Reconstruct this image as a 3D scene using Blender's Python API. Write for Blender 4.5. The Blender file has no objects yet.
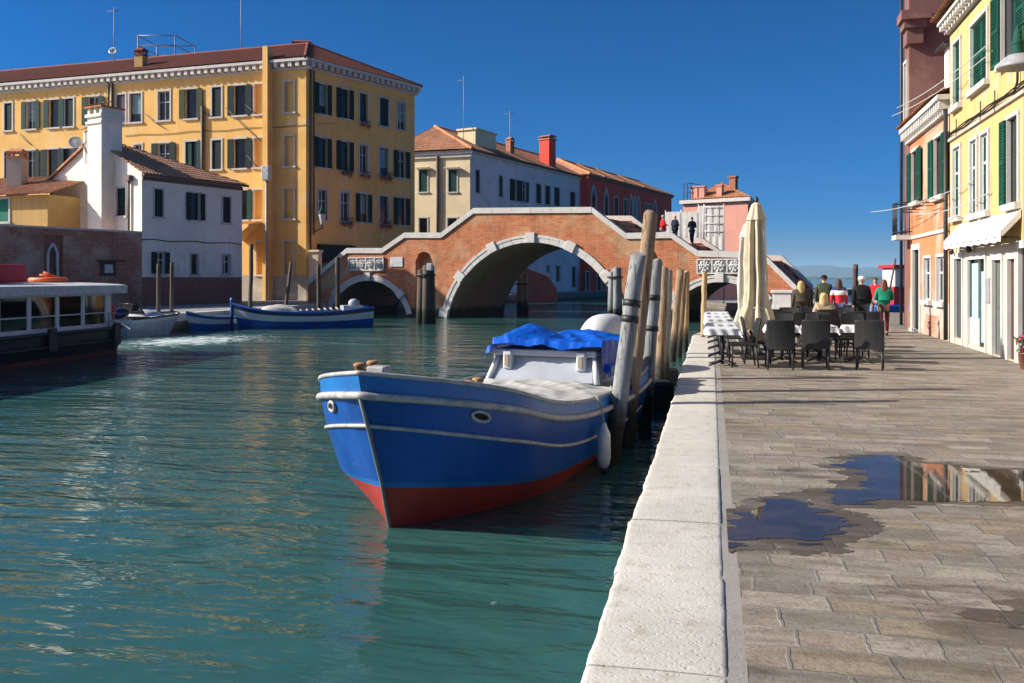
import bpy, bmesh, math, random
from mathutils import Vector, Matrix, noise
random.seed(11)
S = bpy.context.scene
C = S.collection
PI = math.pi
rad = math.radians
# ---------------------------------------------------------------- place: eye 1.7 m above the quay, canal runs along +Y
F, HOR, EYE = 900.0, 278.0, 1.7
WATER = -0.8
TH = math.atan(200 / F)
CT, ST = math.cos(TH), math.sin(TH)

def w2(xc, zc):                       # plan position: xc to the side, zc ahead -> world x, y
    return (xc * CT - zc * ST, xc * ST + zc * CT)
def at(px, py, z=0.0):                # point of a level plane
    D = F * (EYE - z) / (py - HOR)
    x, y = w2((px - 512) / F * D, D)
    return Vector((x, y, z))
def atd(px, D, z=0.0):                # point at a given distance ahead
    x, y = w2((px - 512) / F * D, D)
    return Vector((x, y, z))
def zat(py, D):
    return EYE + (HOR - py) * D / F

# ---------------------------------------------------------------- mesh helpers
class MB:
    def __init__(s, M=None):
        s.v = []; s.f = []; s.mi = []; s.sm = []
        s.M = M if M is not None else Matrix.Identity(4)
        s.cur = 0
    def add(s, pts, faces, smooth=False):
        b = len(s.v)
        s.v += [s.M @ Vector(p) for p in pts]
        for f in faces:
            s.f.append([b + i for i in f]); s.mi.append(s.cur); s.sm.append(smooth)
        return s
    def quad(s, a, b, c, d):
        return s.add([a, b, c, d], [(0, 1, 2, 3)])
    def box(s, x0, x1, y0, y1, z0, z1):
        p = [(x0, y0, z0), (x1, y0, z0), (x1, y1, z0), (x0, y1, z0), (x0, y0, z1), (x1, y0, z1), (x1, y1, z1), (x0, y1, z1)]
        return s.add(p, [(0, 3, 2, 1), (4, 5, 6, 7), (0, 1, 5, 4), (1, 2, 6, 5), (2, 3, 7, 6), (3, 0, 4, 7)])
    def prism(s, poly, z0, z1):
        n = len(poly)
        p = [(x, y, z0) for x, y in poly] + [(x, y, z1) for x, y in poly]
        return s.add(p, [tuple(range(n - 1, -1, -1)), tuple(range(n, 2 * n))] + [(i, (i + 1) % n, n + (i + 1) % n, n + i) for i in range(n)])
    def grid(s, fn, nu, nv, smooth=True, wrap=False):
        p = [fn(i / nu, j / nv) for j in range(nv + 1) for i in range(nu + (0 if wrap else 1))]
        w = nu if wrap else nu + 1
        fs = []
        for j in range(nv):
            for i in range(nu):
                a = j * w + i; b = j * w + (i + 1) % w
                fs.append((a, b, b + w, a + w))
        return s.add(p, fs, smooth)
    def lathe(s, prof, n=16, smooth=True, c=(0, 0)):
        m = len(prof)
        p = [(c[0] + r * math.cos(2 * PI * i / n), c[1] + r * math.sin(2 * PI * i / n), z) for r, z in prof for i in range(n)]
        fs = [(j * n + i, j * n + (i + 1) % n, (j + 1) * n + (i + 1) % n, (j + 1) * n + i) for j in range(m - 1) for i in range(n)]
        if prof[0][0] > 1e-4: fs.append(tuple(range(n - 1, -1, -1)))
        if prof[-1][0] > 1e-4: fs.append(tuple((m - 1) * n + i for i in range(n)))
        return s.add(p, fs, smooth)
    def tube(s, pts, r, n=8, smooth=True, caps=True):
        pts = [Vector(p) for p in pts]
        m = len(pts)
        rs = r if isinstance(r, (list, tuple)) else [r] * m
        out = []; nrm = None
        for k in range(m):
            t = (pts[min(k + 1, m - 1)] - pts[max(k - 1, 0)])
            t = t.normalized() if t.length > 1e-9 else Vector((0, 0, 1))
            if nrm is None:
                nrm = t.cross(Vector((0, 0, 1)))
                if nrm.length < 1e-3: nrm = t.cross(Vector((1, 0, 0)))
            nrm = (nrm - t * nrm.dot(t)).normalized()
            bn = t.cross(nrm)
            for i in range(n):
                a = 2 * PI * i / n
                out.append(pts[k] + nrm * (rs[k] * math.cos(a)) + bn * (rs[k] * math.sin(a)))
        fs = [(j * n + i, j * n + (i + 1) % n, (j + 1) * n + (i + 1) % n, (j + 1) * n + i) for j in range(m - 1) for i in range(n)]
        s.add(out, fs, smooth)
        if caps:
            b = len(s.v) - m * n
            s.f.append([b + i for i in range(n - 1, -1, -1)]); s.mi.append(s.cur); s.sm.append(False)
            s.f.append([b + (m - 1) * n + i for i in range(n)]); s.mi.append(s.cur); s.sm.append(False)
        return s
    def ball(s, c, r, n=10, k=7):
        rx, ry, rz = r if isinstance(r, (list, tuple)) else (r, r, r)
        return s.grid(lambda u, v: (c[0] + rx * math.cos(2 * PI * u) * math.sin(PI * (.001 + .998 * v)), c[1] + ry * math.sin(2 * PI * u) * math.sin(PI * (.001 + .998 * v)),
                                    c[2] - rz * math.cos(PI * v)), n, k, True, True)

def root_loc(o):
    while o is not None and o.parent is not None: o = o.parent
    return o.location.copy() if o is not None else Vector((0, 0, 0))

def link(name, me, parent=None):
    o = bpy.data.objects.new(name, me); C.objects.link(o)
    if parent is not None: o.parent = parent
    return o

def finish(me, mats):
    for m in (mats if isinstance(mats, (list, tuple)) else [mats]): me.materials.append(m)
    uv = me.uv_layers.new(name='UVMap').data
    vs = me.vertices
    for p in me.polygons:
        n = p.normal
        if abs(n.z) > .75:
            for li in p.loop_indices:
                co = vs[me.loops[li].vertex_index].co; uv[li].uv = (co.x, co.y)
        else:
            l = math.hypot(n.x, n.y); tx, ty = -n.y / l, n.x / l
            if abs(ty) > abs(tx) and ty < 0 or abs(tx) >= abs(ty) and tx < 0: tx, ty = -tx, -ty
            for li in p.loop_indices:
                co = vs[me.loops[li].vertex_index].co; uv[li].uv = (co.x * tx + co.y * ty, co.z)

def obj(name, mb, mats, parent=None, bevel=0, origin=None, seg=2):
    me = bpy.data.meshes.new(name)
    off = root_loc(parent) if parent is not None else (Vector(origin) if origin is not None else Vector((0, 0, 0)))
    me.from_pydata([tuple(p - off) for p in mb.v], [], mb.f)
    for p, mi, sm in zip(me.polygons, mb.mi, mb.sm):
        p.material_index = mi; p.use_smooth = sm
    me.update()
    finish(me, mats)
    o = link(name, me, parent)
    if parent is None and origin is not None: o.location = off
    if bevel:
        b = o.modifiers.new('bevel', 'BEVEL'); b.width = bevel; b.segments = seg; b.limit_method = 'ANGLE'; b.angle_limit = rad(40)
    return o

def tag(o, label, cat, group=None, kind=None):
    o['label'] = label; o['category'] = cat
    if group: o['group'] = group
    if kind: o['kind'] = kind
    return o

def thing(name, label, cat, loc=(0, 0, 0), rz=0.0, group=None):
    o = bpy.data.objects.new(name, None); C.objects.link(o)
    o.location = loc; o.rotation_euler = (0, 0, rz); o.empty_display_size = .2
    return tag(o, label, cat, group)

def dup(root, loc, rz, label=None, group=None):
    def cp(o, par):
        c = o.copy(); C.objects.link(c)
        if par is not None: c.parent = par
        for ch in o.children: cp(ch, c)
        return c
    r = cp(root, None)
    r.location = loc; r.rotation_euler = (0, 0, rz)
    if label: r['label'] = label
    if group: r['group'] = group
    return r

def struct(name, mb, mats, **k):
    o = obj(name, mb, mats, **k); o['kind'] = 'structure'; return o

# ---------------------------------------------------------------- materials
class NT:
    def __init__(s, name):
        s.m = bpy.data.materials.new(name); s.m.use_nodes = True
        s.t = s.m.node_tree; s.t.nodes.clear()
        s.out = s.t.nodes.new('ShaderNodeOutputMaterial')
        s.b = s.t.nodes.new('ShaderNodeBsdfPrincipled')
        s.t.links.new(s.b.outputs[0], s.out.inputs[0])
        s.tc = s.t.nodes.new('ShaderNodeTexCoord')
    def n(s, ty, ins=None, **attrs):
        nd = s.t.nodes.new('ShaderNode' + ty)
        for k, v in attrs.items(): setattr(nd, k, v)
        for k, v in (ins or {}).items(): s.set(nd.inputs[k], v)
        return nd
    def set(s, sock, v):
        if hasattr(v, 'is_output'): s.t.links.new(v, sock)
        elif isinstance(v, tuple) and len(v) == 3 and sock.type == 'RGBA': sock.default_value = (*v, 1)
        else: sock.default_value = v
    def uv(s, scale=(1, 1, 1), obj=False, loc=(0, 0, 0)):
        return s.n('Mapping', {0: s.tc.outputs['Object' if obj else 'UV'], 'Scale': scale, 'Location': loc}).outputs[0]
    def noise(s, scale, vec=None, detail=6, rough=.6, dist=0):
        return s.n('TexNoise', {'Vector': vec if vec is not None else s.tc.outputs['Object'], 'Scale': scale, 'Detail': detail, 'Roughness': rough, 'Distortion': dist}).outputs[0]
    def ramp(s, f, a, b, c0=(0, 0, 0), c1=(1, 1, 1)):
        r = s.n('ValToRGB', {0: f}); e = r.color_ramp.elements
        e[0].position = a; e[1].position = b; e[0].color = (*c0, 1); e[1].color = (*c1, 1)
        return r.outputs[0]
    def mix(s, f, a, b, mode='MIX'):
        nd = s.n('MixRGB', {0: f, 1: a, 2: b}, blend_type=mode); return nd.outputs[0]
    def math(s, op, a, b=0.0, clamp=False):
        return s.n('Math', {0: a, 1: b}, operation=op, use_clamp=clamp).outputs[0]
    def bump(s, h, strength=.3, dist=.02, nrm=None):
        ins = {'Height': h, 'Strength': strength, 'Distance': dist}
        if nrm is not None: ins['Normal'] = nrm
        return s.n('Bump', ins).outputs[0]
    def go(s, base=None, rough=None, normal=None, **k):
        if base is not None: s.set(s.b.inputs['Base Color'], base)
        if rough is not None: s.set(s.b.inputs['Roughness'], rough)
        if normal is not None: s.set(s.b.inputs['Normal'], normal)
        for key, v in k.items(): s.set(s.b.inputs[key.replace('_', ' ')], v)
        return s.m

def lerp3(a, k): return tuple(min(1, c * k) for c in a)

def paint(name, col, rough=.5, var=.25, scale=6, bump=.05, metal=0, coat=0):
    t = NT(name)
    nz = t.noise(scale, detail=5)
    c = t.mix(t.ramp(nz, .35, .75), lerp3(col, 1 - var), lerp3(col, 1 + var * .5))
    k = {'Metallic': metal}
    if coat: k['Coat_Weight'] = coat
    return t.go(c, t.math('ADD', t.math('MULTIPLY', nz, .25), rough - .12), t.bump(t.noise(scale * 8, detail=3), bump, .01), **k)

def plaster(name, col, stain=(.2, .17, .14), amt=.5, patch=None, pamt=.62, bump=.25):
    t = NT(name)
    big = t.noise(.35, t.uv(), detail=7, rough=.65)
    c = t.mix(t.ramp(big, .35, .7), lerp3(col, .86), lerp3(col, 1.08))
    mid = t.noise(2.2, t.uv(), detail=8, rough=.7)
    c = t.mix(t.math('MULTIPLY', t.ramp(mid, .55, .8), .25), c, lerp3(col, .7))
    if patch is not None:
        pm = t.noise(.55, t.uv(loc=(13, 4, 0)), detail=8, rough=.62)
        c = t.mix(t.ramp(pm, pamt - .04, pamt + .04), c, patch)
    st = t.noise(1.0, t.uv(scale=(2.6, .22, 1)), detail=6, rough=.7)
    c = t.mix(t.math('MULTIPLY', t.ramp(st, .52, .82), amt), c, stain)
    fine = t.noise(30, t.uv(), detail=4)
    return t.go(c, .9, t.bump(t.math('ADD', fine, t.math('MULTIPLY', mid, 2)), bump, .01), Specular_IOR_Level=.2)

def brick(name, c1, c2, mortar, dirt=(.05, .045, .04), damt=.4, patch=None, pamt=.6, w=.26, h=.075, tide=False):
    t = NT(name)
    vec = t.uv()
    bt = t.n('TexBrick', {'Vector': vec, 'Color1': c1, 'Color2': c2, 'Mortar': mortar, 'Scale': 1, 'Mortar Size': .009, 'Mortar Smooth': .3, 'Bias': -.1, 'Brick Width': w, 'Row Height': h})
    n1 = t.noise(.5, vec, detail=8, rough=.65)
    c = t.mix(t.ramp(n1, .35, .7), bt.outputs[0], lerp3(c1, .75), 'MIX')
    c = t.mix(.55, bt.outputs[0], c)
    n3 = t.noise(3.5, vec, detail=6, rough=.7)
    c = t.mix(t.math('MULTIPLY', t.ramp(n3, .5, .72), .35), c, mortar)
    if patch is not None:
        pm = t.noise(.38, t.uv(loc=(3, 7, 0)), detail=9, rough=.65)
        c = t.mix(t.math('MULTIPLY', t.ramp(pm, pamt - .06, pamt + .06), .8), c, patch)
    n2 = t.noise(1.1, t.uv(scale=(1, .5, 1), loc=(5, 2, 0)), detail=8, rough=.7)
    c = t.mix(t.math('MULTIPLY', t.ramp(n2, .5, .75), damt), c, dirt)
    if tide:                                 # weed and slime up to the high water mark
        z = t.n('SeparateXYZ', {0: t.n('NewGeometry').outputs['Position']}).outputs[2]
        k = t.ramp(t.math('ADD', t.math('MULTIPLY', z, .6), t.math('ADD', .75, t.math('MULTIPLY', n2, -.35))), .36, .52, (1, 1, 1), (0, 0, 0))
        c = t.mix(t.math('MULTIPLY', k, .88), c, (.02, .024, .014))
        sb = t.noise(1.0, t.uv(scale=(2.2, .18, 1), loc=(4, 1, 0)), detail=7, rough=.7)
        c = t.mix(t.math('MULTIPLY', t.ramp(sb, .55, .78), .55), c, (.16, .10, .065))
    hgt = t.math('SUBTRACT', t.noise(25, vec), t.math('MULTIPLY', bt.outputs[1], 1.5))
    return t.go(c, .92, t.bump(hgt, .5, .012), Specular_IOR_Level=.2)

def stone(name, col, dirt=(.25, .2, .15), damt=.5, pit=.5, scale=1.0, rough=.75):
    t = NT(name)
    n1 = t.noise(1.3 * scale, detail=8, rough=.65)
    n2 = t.noise(7 * scale, detail=8, rough=.7)
    c = t.mix(t.ramp(n1, .35, .7), lerp3(col, .85), lerp3(col, 1.05))
    c = t.mix(t.math('MULTIPLY', t.ramp(n2, .52, .8), damt), c, dirt)
    vor = t.n('TexVoronoi', {'Vector': t.tc.outputs['Object'], 'Scale': 28 * scale}).outputs[0]
    n3 = t.noise(40 * scale, detail=5, rough=.7)
    h = t.math('ADD', t.math('MULTIPLY', t.ramp(vor, .05, .3), .6), n3)
    return t.go(c, rough, t.bump(h, pit, .008), Specular_IOR_Level=.3)

def wood(name, col, dark, rough=.8, scale=1.0):
    t = NT(name)
    v = t.uv(scale=(9 * scale, 9 * scale, .5 * scale), obj=True)
    n1 = t.noise(2.0, v, detail=8, rough=.7)
    n2 = t.noise(1.5 * scale, detail=5)
    c = t.mix(t.ramp(n1, .3, .72), dark, col)
    c = t.mix(t.math('MULTIPLY', t.ramp(n2, .45, .75), .45), c, lerp3(dark, .8))
    return t.go(c, rough, t.bump(n1, .5, .015), Specular_IOR_Level=.25)

def pile_wood(name, col, dark):          # weed and tar near the water line
    t = NT(name)
    v = t.uv(scale=(9, 9, .45), obj=True)
    n1 = t.noise(2.0, v, detail=8, rough=.7)
    n2 = t.noise(3, detail=5)
    c = t.mix(t.ramp(n1, .3, .72), dark, col)
    geo = t.n('NewGeometry').outputs['Position']
    z = t.n('SeparateXYZ', {0: geo}).outputs[2]
    zz = t.math('ADD', z, t.math('MULTIPLY', n2, -.9))
    m1 = t.ramp(t.math('ADD', t.math('MULTIPLY', zz, .8), .85, True), .3, .62, (1, 1, 1), (0, 0, 0))
    c = t.mix(m1, c, (.018, .02, .014))
    crk = t.noise(1.0, t.uv(scale=(26, 26, .7), obj=True), detail=4, rough=.6)
    c = t.mix(t.math('MULTIPLY', t.ramp(crk, .60, .66), .75), c, lerp3(dark, .35))
    n1 = t.math('SUBTRACT', n1, t.math('MULTIPLY', t.ramp(crk, .58, .66), 1.2))
    return t.go(c, .8, t.bump(n1, .8, .02), Specular_IOR_Level=.3)

def shutter_mat(name, col):
    t = NT(name)
    wv = t.n('TexWave', {'Vector': t.uv(), 'Scale': 3.2, 'Distortion': 0}, bands_direction='Y', wave_type='BANDS').outputs[1]
    nz = t.noise(3, detail=6, rough=.7)
    c = t.mix(t.ramp(nz, .35, .75), lerp3(col, .75), lerp3(col, 1.2))
    return t.go(c, .7, t.bump(wv, .5, .015), Specular_IOR_Level=.15)

def tile_mat(name, c1, c2, c3):
    t = NT(name)
    bt = t.n('TexBrick', {'Vector': t.uv(), 'Color1': c1, 'Color2': c2, 'Mortar': lerp3(c1, .45), 'Scale': 1, 'Mortar Size': .02, 'Brick Width': .21, 'Row Height': .33, 'Bias': 0}).outputs[0]
    vor = t.n('TexVoronoi', {'Vector': t.tc.outputs['Object'], 'Scale': 3.5}).outputs[1]
    c = t.mix(.55, bt, t.mix(t.n('SeparateColor', {0: vor}).outputs[0], c1, c3))
    n = t.noise(.8, detail=8, rough=.7)
    c = t.mix(t.math('MULTIPLY', t.ramp(n, .45, .72), .5), c, (.06, .05, .04))
    return t.go(c, .9, t.bump(t.noise(18), .3, .02), Specular_IOR_Level=.2)

def boat_paint(name, col, rough=.35, grime=.6):
    t = NT(name)
    z = t.n('SeparateXYZ', {0: t.n('NewGeometry').outputs['Position']}).outputs[2]
    big = t.noise(1.1, detail=6, rough=.6); st = t.noise(1.0, t.uv(scale=(7, .7, 1)), detail=7, rough=.7)
    scr = t.noise(1.0, t.uv(scale=(1.2, 26, 1)), detail=6, rough=.75); ch = t.noise(16, detail=6, rough=.75)
    c = t.mix(t.ramp(big, .35, .7), lerp3(col, .72), lerp3(col, 1.15))
    c = t.mix(t.math('MULTIPLY', t.ramp(st, .48, .72), .5), c, tuple(.7 * a + .03 for a in col))
    c = t.mix(t.math('MULTIPLY', t.ramp(scr, .61, .70), .5), c, (.16, .22, .30))
    c = t.mix(t.math('MULTIPLY', t.ramp(ch, .645, .68), .65), c, (.20, .19, .18))
    g = t.ramp(t.math('ADD', t.math('SUBTRACT', .62, z), t.math('MULTIPLY', st, -.35)), 1.02, 1.2)
    c = t.mix(t.math('MULTIPLY', g, grime), c, (.035, .04, .025))
    return t.go(c, t.math('ADD', rough, t.math('MULTIPLY', big, .2)), t.bump(t.math('ADD', t.noise(2.5, detail=3), t.math('MULTIPLY', ch, .12)), .18, .03))

def cloth(name, col, rough=.9, var=.15, sheen=0):
    t = NT(name)
    n = t.noise(4, detail=6)
    c = t.mix(t.ramp(n, .3, .75), lerp3(col, 1 - var), lerp3(col, 1 + var * .4))
    return t.go(c, rough, t.bump(t.noise(160, detail=2), .12, .004), Specular_IOR_Level=.2)

M = {}
M['yellow'] = plaster('ochre_plaster', (.84, .50, .155), (.46, .25, .09), .6, (.76, .52, .25), .60)
M['lime'] = plaster('lime_white_plaster', (.80, .76, .66), (.38, .35, .29), .55, (.66, .62, .54), .60)
M['cream'] = plaster('cream_plaster', (.80, .66, .42), (.5, .38, .24), .3)
M['shop_plaster'] = plaster('shop_cream_plaster', (.55, .48, .37), (.32, .26, .18), .55)
M['lilac'] = plaster('lilac_plaster', (.76, .68, .66), (.42, .38, .37), .45, (.62, .55, .53), .58)
M['red'] = plaster('red_plaster', (.86, .075, .05), (.5, .04, .03), .4)
M['pink'] = plaster('pink_plaster', (.62, .30, .23), (.42, .2, .15), .35)
M['pale_yellow'] = plaster('pale_yellow_plaster', (.58, .405, .165), (.30, .18, .085), .75, (.46, .37, .26), .62, .4)
M['orange'] = plaster('salmon_plaster', (.55, .20, .085), (.34, .14, .075), .65, (.50, .31, .21), .52, .45)
M['maroon'] = plaster('maroon_plaster', (.19, .095, .082), (.10, .06, .055), .6, (.25, .14, .11), .58)
M['ochre2'] = plaster('ochre_yard_plaster', (.55, .36, .13), (.3, .2, .1), .5)
M['grey_plinth'] = plaster('grey_render', (.40, .36, .31), (.2, .17, .14), .6, (.5, .45, .38), .6)
M['bridge_brick'] = brick('orange_bridge_brick', (.56, .17, .06), (.36, .085, .03), (.50, .36, .24), (.12, .06, .04), .65, (.50, .36, .20), .57, .34, .105, True)
M['wall_brick'] = brick('dark_wall_brick', (.46, .16, .085), (.20, .08, .055), (.42, .33, .25), (.10, .075, .06), .6, (.46, .37, .28), .54)
M['plinth_brick'] = brick('plinth_brick', (.36, .12, .075), (.24, .08, .055), (.25, .2, .16), (.06, .05, .045), .5)
M['orange_brick'] = brick('exposed_brick', (.40, .14, .065), (.29, .09, .045), (.42, .36, .28), (.2, .13, .1), .3, (.52, .46, .38), .5)
M['vault_brick'] = brick('vault_brick', (.42, .24, .13), (.32, .17, .09), (.40, .31, .2), (.10, .075, .05), .5, tide=True)
M['istrian'] = stone('istrian_stone', (.60, .57, .52), (.22, .20, .175), .65, .35)
M['kerb'] = None
M['frame_stone'] = stone('window_stone', (.54, .52, .48), (.4, .36, .32), .3, .2)
M['relief'] = stone('relief_stone', (.55, .53, .50), (.12, .11, .10), .6, .5, 2)
M['tile'] = tile_mat('roof_tile', (.46, .18, .09), (.27, .11, .065), (.56, .36, .22))
M['tile_pale'] = tile_mat('brightened_roof_tile', (.52, .23, .13), (.33, .15, .085), (.58, .38, .25))  # lighter copy of the roof tile, sunlight on the white house roof put into colour
M['tile_red'] = tile_mat('red_roof_tile', (.20, .055, .035), (.15, .045, .03), (.22, .075, .05))
M['tile_orange'] = tile_mat('orange_ridge_tile', (.5, .2, .09), (.42, .16, .07), (.52, .26, .14))
M['green_sh'] = shutter_mat('green_shutter', (.012, .055, .04))
M['dark_sh'] = shutter_mat('dark_green_shutter', (.009, .024, .022))
M['olive_sh'] = shutter_mat('olive_shutter', (.045, .06, .015))
M['purple_sh'] = shutter_mat('grey_shutter', (.10, .075, .10))
M['bright_sh'] = shutter_mat('bright_green_shutter', (.02, .2, .12))
M['rgreen_sh'] = shutter_mat('bottle_green_shutter', (.012, .075, .05))
def glass():
    t = NT('window_glass')
    n = t.noise(1.2, detail=3)
    return t.go(t.mix(t.ramp(n, .4, .65), (.008, .010, .012), (.02, .024, .028)), .12, t.bump(n, .05, .02), Specular_IOR_Level=.3)
M['glass'] = glass()
M['curtain'] = paint('pale_blind', (.16, .26, .27), .25, .2, 2)
M['black_in'] = paint('dark_interior', (.01, .01, .01), .9, .2)
M['iron'] = paint('dark_iron', (.018, .018, .018), .55, .3)
M['pipe'] = paint('drain_pipe', (.10, .065, .05), .6, .3)
M['greypaint'] = paint('grey_paint', (.30, .31, .32), .5, .2)
M['whitepaint'] = paint('white_paint', (.62, .63, .62), .4, .1, 3)
M['offwhite'] = paint('weathered_white_paint', (.55, .56, .56), .45, .25, 5)
M['leaf'] = paint('window_box_leaves', (.05, .09, .02), .7, .6, 9)
M['terracotta'] = paint('terracotta', (.35, .13, .07), .8, .2)
M['doorbrown'] = wood('brown_door_wood', (.16, .09, .06), (.07, .04, .03))
M['doorgrey'] = paint('grey_green_door', (.11, .14, .13), .5, .15)
M['doornavy'] = paint('slate_door', (.06, .075, .09), .5, .15)
M['paleblue'] = paint('pale_blue_sheet', (.38, .58, .62), .5, .12, 3)
M['shopgreen'] = paint('green_shop_panel', (.03, .16, .04), .5, .2)
M['awning'] = cloth('white_awning', (.62, .60, .55))
SUN_EL, SUN_E, SKY, SKY_SAT, SKY_S, SKY_HUE, EXPO, HAZE = 29.8, 5.0, (.35, 2.0, 3.2), 1.75, .10, .5, 0.72, 1.1e-4
DECK = .55
# ---------------------------------------------------------------- walls with real openings
class Wall:
    """an outer wall from its left end to its right end, seen from outside; local x along it, y into the building"""
    def __init__(s, pl, pr):
        s.p = pl; L = math.hypot(pr[0] - pl[0], pr[1] - pl[1]); s.L = L
        s.d = ((pr[0] - pl[0]) / L, (pr[1] - pl[1]) / L)
        a = Vector((*w2(*pl), 0)); b = Vector((*w2(*pr), 0))
        x = (b - a).normalized(); y = Vector((0, 0, 1)).cross(x)
        s.M = Matrix(((x.x, y.x, 0, a.x), (x.y, y.y, 0, a.y), (0, 0, 1, 0), (0, 0, 0, 1)))
    def u(s, px):
        k = (px - 512) / F
        return (k * s.p[1] - s.p[0]) / (s.d[0] - k * s.d[1])
    def D(s, u): return s.p[1] + s.d[1] * u
    def z(s, px, py): return zat(py, s.D(s.u(px)))
    def pt(s, u, off=0.0):            # plan position, off outwards
        return (s.p[0] + s.d[0] * u + s.d[1] * off, s.p[1] + s.d[1] * u - s.d[0] * off)
    def world(s, u, y, z): return s.M @ Vector((u, y, z))

def facade(mb, W, z0, z1, holes, depth=.24, u0=0.0, u1=None, mats=None):
    u1 = W.L if u1 is None else u1
    mb.M = W.M
    xs = sorted({u0, u1, *[h[0] for h in holes], *[h[1] for h in holes]})
    zs = sorted({z0, z1, *[h[2] for h in holes], *[h[3] for h in holes], *([m[0] for m in mats] if mats else [])})
    xs = [x for x in xs if u0 - 1e-6 <= x <= u1 + 1e-6]; zs = [z for z in zs if z0 - 1e-6 <= z <= z1 + 1e-6]
    for a, b in zip(xs, xs[1:]):
        for c, d in zip(zs, zs[1:]):
            mx, mz = (a + b) / 2, (c + d) / 2
            if any(h[0] < mx < h[1] and h[2] < mz < h[3] for h in holes): continue
            if mats:
                mb.cur = 0
                for lim, mi in mats:
                    if mz < lim: mb.cur = mi; break
            mb.quad((a, 0, c), (b, 0, c), (b, 0, d), (a, 0, d))
    mb.cur = 0
    for a, b, c, d in [h[:4] for h in holes]:
        mb.quad((a, 0, c), (a, depth, c), (b, depth, c), (b, 0, c))
        mb.quad((a, 0, d), (b, 0, d), (b, depth, d), (a, depth, d))
        mb.quad((a, 0, c), (a, 0, d), (a, depth, d), (a, depth, c))
        mb.quad((b, 0, c), (b, depth, c), (b, depth, d), (b, 0, d))

def shutter_mb(W, x0, x1, y0, y1, z0, z1, slats=0):
    mb = MB(W.M)
    if not slats:
        mb.box(x0, x1, y0, y1, z0, z1); return mb
    s = .07
    mb.box(x0, x0 + s, y0, y1, z0, z1); mb.box(x1 - s, x1, y0, y1, z0, z1)
    zm = (z0 + z1) / 2; mb.box(x0 + s, x1 - s, y1 - .012, y1 - .006, z0 + s, z1 - s)
    for z in (z0, zm - s / 2, z1 - s): mb.box(x0 + s, x1 - s, y0 + .002, y1 - .002, z, z + s)
    for za, zb in ((z0 + s, zm - s / 2), (zm + s / 2, z1 - s)):
        n = max(1, int((zb - za) / .055)); st = (zb - za) / n
        for i in range(n):
            z = za + i * st
            mb.add([(x0 + s, y0 + .004, z), (x1 - s, y0 + .004, z), (x1 - s, y1 - .004, z + st * 1.1), (x0 + s, y1 - .004, z + st * 1.1),
                    (x0 + s, y0 + .004, z + .012), (x1 - s, y0 + .004, z + .012), (x1 - s, y1 - .004, z + st * 1.1 + .01), (x0 + s, y1 - .004, z + st * 1.1 + .01)],
                   [(0, 3, 2, 1), (4, 5, 6, 7), (0, 1, 5, 4), (2, 3, 7, 6)])
    return mb

def window(root, W, h, kind='plain', sh='green_sh', frame='frame_stone', depth=.24, fw=.13, slats=0, pane='glass', sash='offwhite', wallm=None, name='window', curtain=False, sashes=False):
    u0, u1, z0, z1 = h[:4]
    mb = MB(W.M)
    if kind == 'blind':
        mb.box(u0 - .01, u1 + .01, depth - .06, depth + .05, z0 - .01, z1 + .01)
        w = obj('blind_window', mb, M[wallm], root)
    else:
        mb.box(u0 - .01, u1 + .01, depth - .05, depth - .03, z0 - .01, z1 + .01)
        w = obj(name, mb, M[pane], root)
        if sash and (sashes or (int(u0 * 37 + z0 * 11) % 3 == 0)):
            mb = MB(W.M); y0, y1 = depth - .085, depth - .052; um = (u0 + u1) / 2
            for a, b in ((u0 + .001, u0 + .06), (um - .035, um + .035), (u1 - .06, u1 - .001)): mb.box(a, b, y0, y1, z0 + .002, z1 - .002)
            for z in (z0 + .004, z0 + (z1 - z0) * .62, z1 - .07): mb.box(u0 + .062, u1 - .062, y0 + .004, y1 - .004, z, z + .06)
            obj('sash', mb, M[sash], w)
        if curtain:
            mb = MB(W.M); mb.box(u0 + .06, u1 - .06, depth - .051, depth - .046, z0 + (z1 - z0) * .3, z1 - .07); obj('blind', mb, M['curtain'], w)
    if frame:
        mb = MB(W.M)
        mb.box(u0 - fw, u0 + .012, -.05, .03, z0, z1 + .011); mb.box(u1 - .012, u1 + fw, -.05, .03, z0, z1 + .011)
        mb.box(u0 - fw - .01, u1 + fw + .01, -.055, .035, z1 - .012, z1 + fw)
        mb.box(u0 - fw - .06, u1 + fw + .06, -.13, .04, z0 - .12, z0 + .013)
        obj('frame', mb, M[frame], w)
    wd = (u1 - u0) / 2
    def leaf(x0, x1, y0=-.105, y1=-.06):
        obj('shutter', shutter_mb(W, x0, x1, y0, y1, z0 + .02, z1 - .01, slats), M[sh], w)
    if kind in ('open', 'half'):
        leaf(u0 - wd + .0, u0 - .005)
        if kind == 'open': leaf(u1 + .005, u1 + wd)
        else: leaf(u1 - wd, u1 - .013, .012, .055)
    elif kind == 'openr':
        leaf(u1 + .005, u1 + wd); leaf(u0 + .013, u0 + wd - .004, .03, .075)
    elif kind == 'closed':
        ya = min(.04, depth * .25); leaf(u0 + .013, u0 + wd - .004, ya, ya + .045); leaf(u0 + wd + .004, u1 - .013, ya, ya + .045)
    return w

def dentils(W, u0, u1, z, h=.5, out=.45, step=.55, mb=None, up=1):
    mb = mb or MB(); mb.M = W.M
    mb.box(u0, u1, -.12, .1, z, z + h * .22)
    mb.box(u0, u1, -out, .1, z + h * .72, z + h)
    n = int((u1 - u0) / step)
    for i in range(n):
        a = u0 + (i + .25) * (u1 - u0) / n
        mb.box(a, a + step * .5, -out * .85, .08, z + h * .221, z + h * .719)
    return mb

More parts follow.
